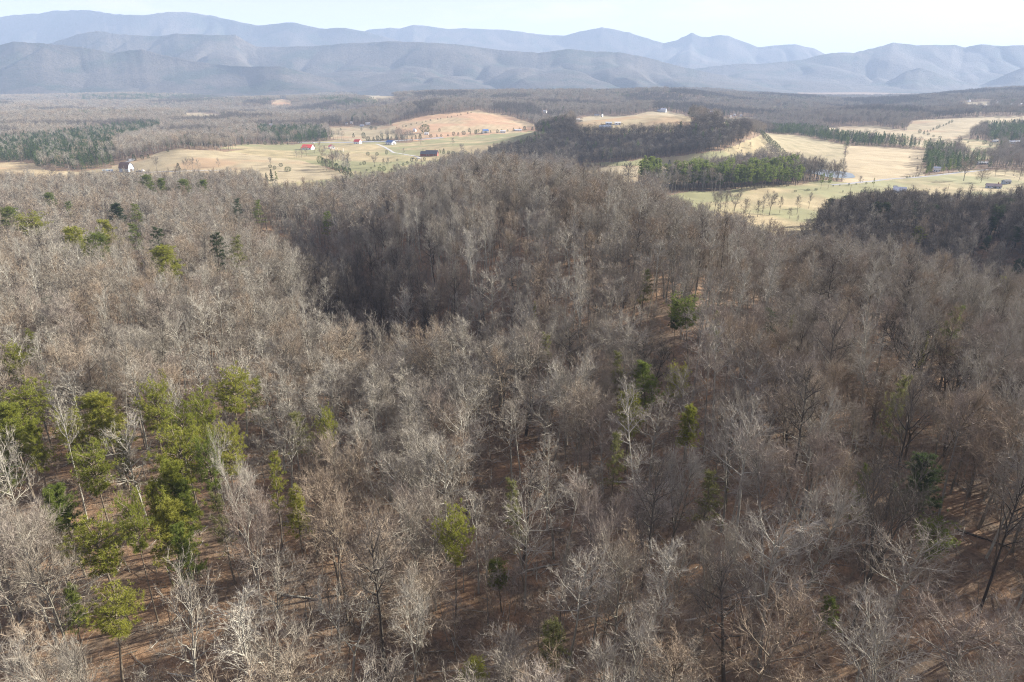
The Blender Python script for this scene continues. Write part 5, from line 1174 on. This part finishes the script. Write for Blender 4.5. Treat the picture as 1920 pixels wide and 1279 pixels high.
# fallen branches
x3, y3 = jgrid(30, 190, 2.3, -44, 44); k = rng.uniform(0, 1, len(x3)) < 0.6; x3, y3 = x3[k], y3[k]; z3 = H(x3, y3); n3 = len(x3)
def dead_branch(seed):
    g = np.random.default_rng(seed); b = Build(); p, r = grow(np.array([[0, 0, 0.08]]), np.array([[1, 0, 0.0]]), np.array([3.5]), np.array([0.06]), 5, 0.12, 0.0, g); p[..., 2] = np.abs(p[..., 2]) * 0.4 + 0.05; chain_tubes(b, p, r, 4)
    q, dd = sample_chain(p, np.zeros(9, int), g.uniform(0.2, 1, 9)); b.spike(q, rand_dirs(dd, g.uniform(0.5, 1.0, 9), g), g.uniform(0.4, 1.2, 9), np.full(9, 0.05), g); return b
make_stuff('fallen_branches', 'dead branches strewn over the leaf litter', [[(dead_branch(840), 0)], [(dead_branch(841), 1)], [(dead_branch(842), 2)]], dict(pos=np.stack([x3, y3, z3], -1), pick=rng.integers(0, 3, n3), rot=euler_z(n3, 0.08), scale=np.stack([rng.uniform(0.5, 1.6, n3)] * 3, -1)), [BARK['pale'], BARK['grey'], BARK['brown']])
# middle distance
LKS = ('grey', 'pale', 'brown', 'dark', 'red')
MIDK = [('tall', 0), ('spread', 1), ('pole', 2)]
midp, midi = [], {}
for lk in LKS:
    for sh, j in MIDK:
        kw = dict(SHAPES[sh]); kw.update(nb=5, nt=4, nl=4, tw=2.0, limbs=12, trunk_r=0.26)
        midi[(lk, j)] = len(midp); p = bare_tree(900 + 7 * len(midp), **kw); midp.append([(p[0], mi_of[lk][0]), (p[1], mi_of[lk][1])])
x4, y4 = jgrid(345, 1000, 6.2, -44, 47); z4 = H(x4, y4); hh = 19.0
xe, ye = jgrid(345, 580, 5.2, 20, 47); ze = H(xe, ye); ue, ve, _ = project(np.stack([xe, ye, ze + 8], -1)); k = (ue > 1480) & (ve > 365) & (ve < 545) & (xe > 190)
x4, y4, z4 = np.concatenate([x4, xe[k]]), np.concatenate([y4, ye[k]]), np.concatenate([z4, ze[k]])
k = may_stand(x4, y4, z4, hh); x4, y4, z4 = x4[k], y4[k], z4[k]; k = np.ones(len(x4), bool)
for px, py, pr in PA:
    rr = math.hypot(px, py)
    if rr < 300: continue
    fx, fy = px / rr, py / rr; al = x4 * fx + y4 * fy; la = np.abs(x4 * fy - y4 * fx)
    k &= ~((al < rr + pr * 0.4) & (al > rr - 40) & (la < pr * 0.9 + 0.8))
x4, y4, z4 = x4[k], y4[k], z4[k]
u4, v4, d4 = project(np.stack([x4, y4, z4 + 8], -1)); con4 = conifer_at(u4, v4) & (rng.uniform(0, 1, len(u4)) < 0.85); b4 = ~con4
lk4 = look_pick(u4, x4, y4); j4 = rng.integers(0, 3, len(x4))
# the two wooded slopes in shade, painted as dark bark and twigs
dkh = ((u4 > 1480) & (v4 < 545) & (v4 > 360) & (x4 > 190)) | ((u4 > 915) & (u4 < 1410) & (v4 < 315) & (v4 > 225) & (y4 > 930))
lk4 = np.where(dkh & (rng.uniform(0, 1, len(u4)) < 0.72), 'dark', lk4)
s4 = rng.uniform(0.72, 1.08, len(x4)); w4 = rng.uniform(0.85, 1.2, len(x4))
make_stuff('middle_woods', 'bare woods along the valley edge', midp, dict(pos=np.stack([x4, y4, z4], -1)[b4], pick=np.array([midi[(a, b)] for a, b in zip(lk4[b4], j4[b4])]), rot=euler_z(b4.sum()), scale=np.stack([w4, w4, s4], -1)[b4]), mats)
# far
farb, fari = [], {}
for lk in LKS:
    for j in range(2):
        fari[(lk, j)] = len(farb); p = far_tree(950 + 3 * len(farb), n=300, w=0.125); farb.append([(p[0], mi_of[lk][0]), (p[1], mi_of[lk][1])])
x5, y5 = jgrid(1000, 2300, 8.2, -42, 44); z5 = H(x5, y5); k = may_stand(x5, y5, z5, 18); x5, y5, z5 = x5[k], y5[k], z5[k]
xe, ye = jgrid(930, 1270, 5.0, -6, 24); ze = H(xe, ye); ue, ve, _ = project(np.stack([xe, ye, ze + 8], -1)); k = may_stand(xe, ye, ze, 18) & (ue > 915) & (ue < 1405) & (ve < 316) & (ve > 225)
x5, y5, z5 = np.concatenate([x5, xe[k]]), np.concatenate([y5, ye[k]]), np.concatenate([z5, ze[k]])
u5, v5, d5 = project(np.stack([x5, y5, z5 + 8], -1)); con5 = conifer_at(u5, v5) & (rng.uniform(0, 1, len(u5)) < 0.85); b5 = ~con5
sp5 = rng.uniform(0, 1, len(u5)) < 0.035 + 0.06 * sstep(0.1, 0.6, vnoise(x5 / 150, y5 / 150)); 
lk5 = look_pick(u5, x5, y5); lk5 = np.where((lk5 == 'pale'), 'grey', lk5); lk5 = np.where(vnoise(x5 / 120 + 7, y5 / 120) > 0.3, 'dark', lk5); dk5 = (u5 > 915) & (u5 < 1410) & (v5 < 315) & (v5 > 225) & (y5 < 1260); lk5 = np.where(dk5 & (rng.uniform(0, 1, len(u5)) < 0.8), 'dark', lk5)  # dk5: the hill's shade put in as dark bark and twigs
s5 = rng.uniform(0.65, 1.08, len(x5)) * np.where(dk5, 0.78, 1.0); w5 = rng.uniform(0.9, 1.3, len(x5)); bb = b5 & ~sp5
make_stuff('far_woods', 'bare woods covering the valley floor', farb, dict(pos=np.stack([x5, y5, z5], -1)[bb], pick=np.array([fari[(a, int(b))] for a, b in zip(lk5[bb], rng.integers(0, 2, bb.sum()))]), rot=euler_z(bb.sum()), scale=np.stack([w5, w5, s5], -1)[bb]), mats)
# farthest: bunches of four
def bunch(seed, lk, con=False):
    g = np.random.default_rng(seed); tb, cb = Build(), Build()
    for q in range(4):
        if con: t_, c_ = cedar(seed + q, Ht=17, rad=3.6, n=60, w=1.1, L=2.6, kind='cone')
        else: t_, c_ = far_tree(seed + q, n=150, w=0.2)
        off = np.array([(q % 2 - 0.5) * 8 + g.normal() * 1.5, (q // 2 - 0.5) * 8 + g.normal() * 1.5, 0])
        for src, dst in ((t_, tb), (c_, cb)):
            v, fs = src.data(); v = v * g.uniform(0.8, 1.1) + off
            dst.V.append(v); dst.F4 += [f + dst.n for f in fs if f.shape[1] == 4]; dst.F3 += [f + dst.n for f in fs if f.shape[1] == 3]; dst.n += len(v)
    return tb, cb
bun = [bunch(1000 + 10 * i, lk) for i, lk in enumerate(LKS)]
x6, y6 = jgrid(2300, 5250, 15.5, -41, 42); z6 = H(x6, y6); k = may_stand(x6, y6, z6, 17); x6, y6, z6 = x6[k], y6[k], z6[k]
u6, v6, d6 = project(np.stack([x6, y6, z6 + 8], -1)); con6 = (conifer_at(u6, v6) & (rng.uniform(0, 1, len(u6)) < 0.6)) | (rng.uniform(0, 1, len(u6)) < 0.05 + 0.25 * sstep(0.25, 0.7, vnoise(x6 / 300 + 8, y6 / 300))); b6 = ~con6
lk6 = look_pick(u6, x6, y6); lk6 = np.where((lk6 == 'pale'), 'grey', lk6); lk6 = np.where(vnoise(x6 / 260 + 7, y6 / 260) > 0.25, 'dark', lk6); li = {a: i for i, a in enumerate(LKS)}; s6 = rng.uniform(0.65, 1.05, len(x6))
make_stuff('farthest_woods', 'bare woods before the mountains', [[(b_[0], mi_of[lk][0]), (b_[1], mi_of[lk][1])] for b_, lk in zip(bun, LKS)], dict(pos=np.stack([x6, y6, z6], -1)[b6], pick=np.array([li[a] for a in lk6[b6]]), rot=euler_z(b6.sum(), 0.0), scale=np.stack([s6 * 1.1, s6 * 1.1, s6], -1)[b6]), mats)
# conifers of the middle and far distance
cb_ = [bunch(1100, None, True), bunch(1120, None, True)]
fp = [[(p[0], 0), (p[1], 1)] for p in farp[:3]]
fpd = [cedar(1140 + i, Ht=19, rad=3.2, n=230, w=0.55, L=1.6, kind='cone') for i in range(2)]
fp += [[(p[0], 0), (p[1], 2)] for p in fpd] + [[(p[0], 0), (p[1], 2)] for p in cb_]
c4p = np.stack([x4, y4, z4], -1)[con4]; sel5 = con5 | (sp5 & b5); c5p = np.stack([x5, y5, z5], -1)[sel5]; c6p = np.stack([x6, y6, z6], -1)[con6]
pick = np.concatenate([rng.choice([0, 1, 2, 3], len(c4p)), rng.choice([0, 2, 3, 4], len(c5p)), rng.choice([5, 6], len(c6p))]); pp = np.concatenate([c4p, c5p, c6p]); s7 = rng.uniform(0.6, 1.0, len(pp))
make_stuff('pine_woods', 'dark green pine stands in the valley', fp, dict(pos=pp, pick=pick, rot=euler_z(len(pp)), scale=np.stack([s7] * 3, -1)), [BARK['pine'], NEED['far'], NEED['far']])
print('COUNTS', len(X), n2, n3, len(x4), len(x5), len(x6), len(pp), 'inst')
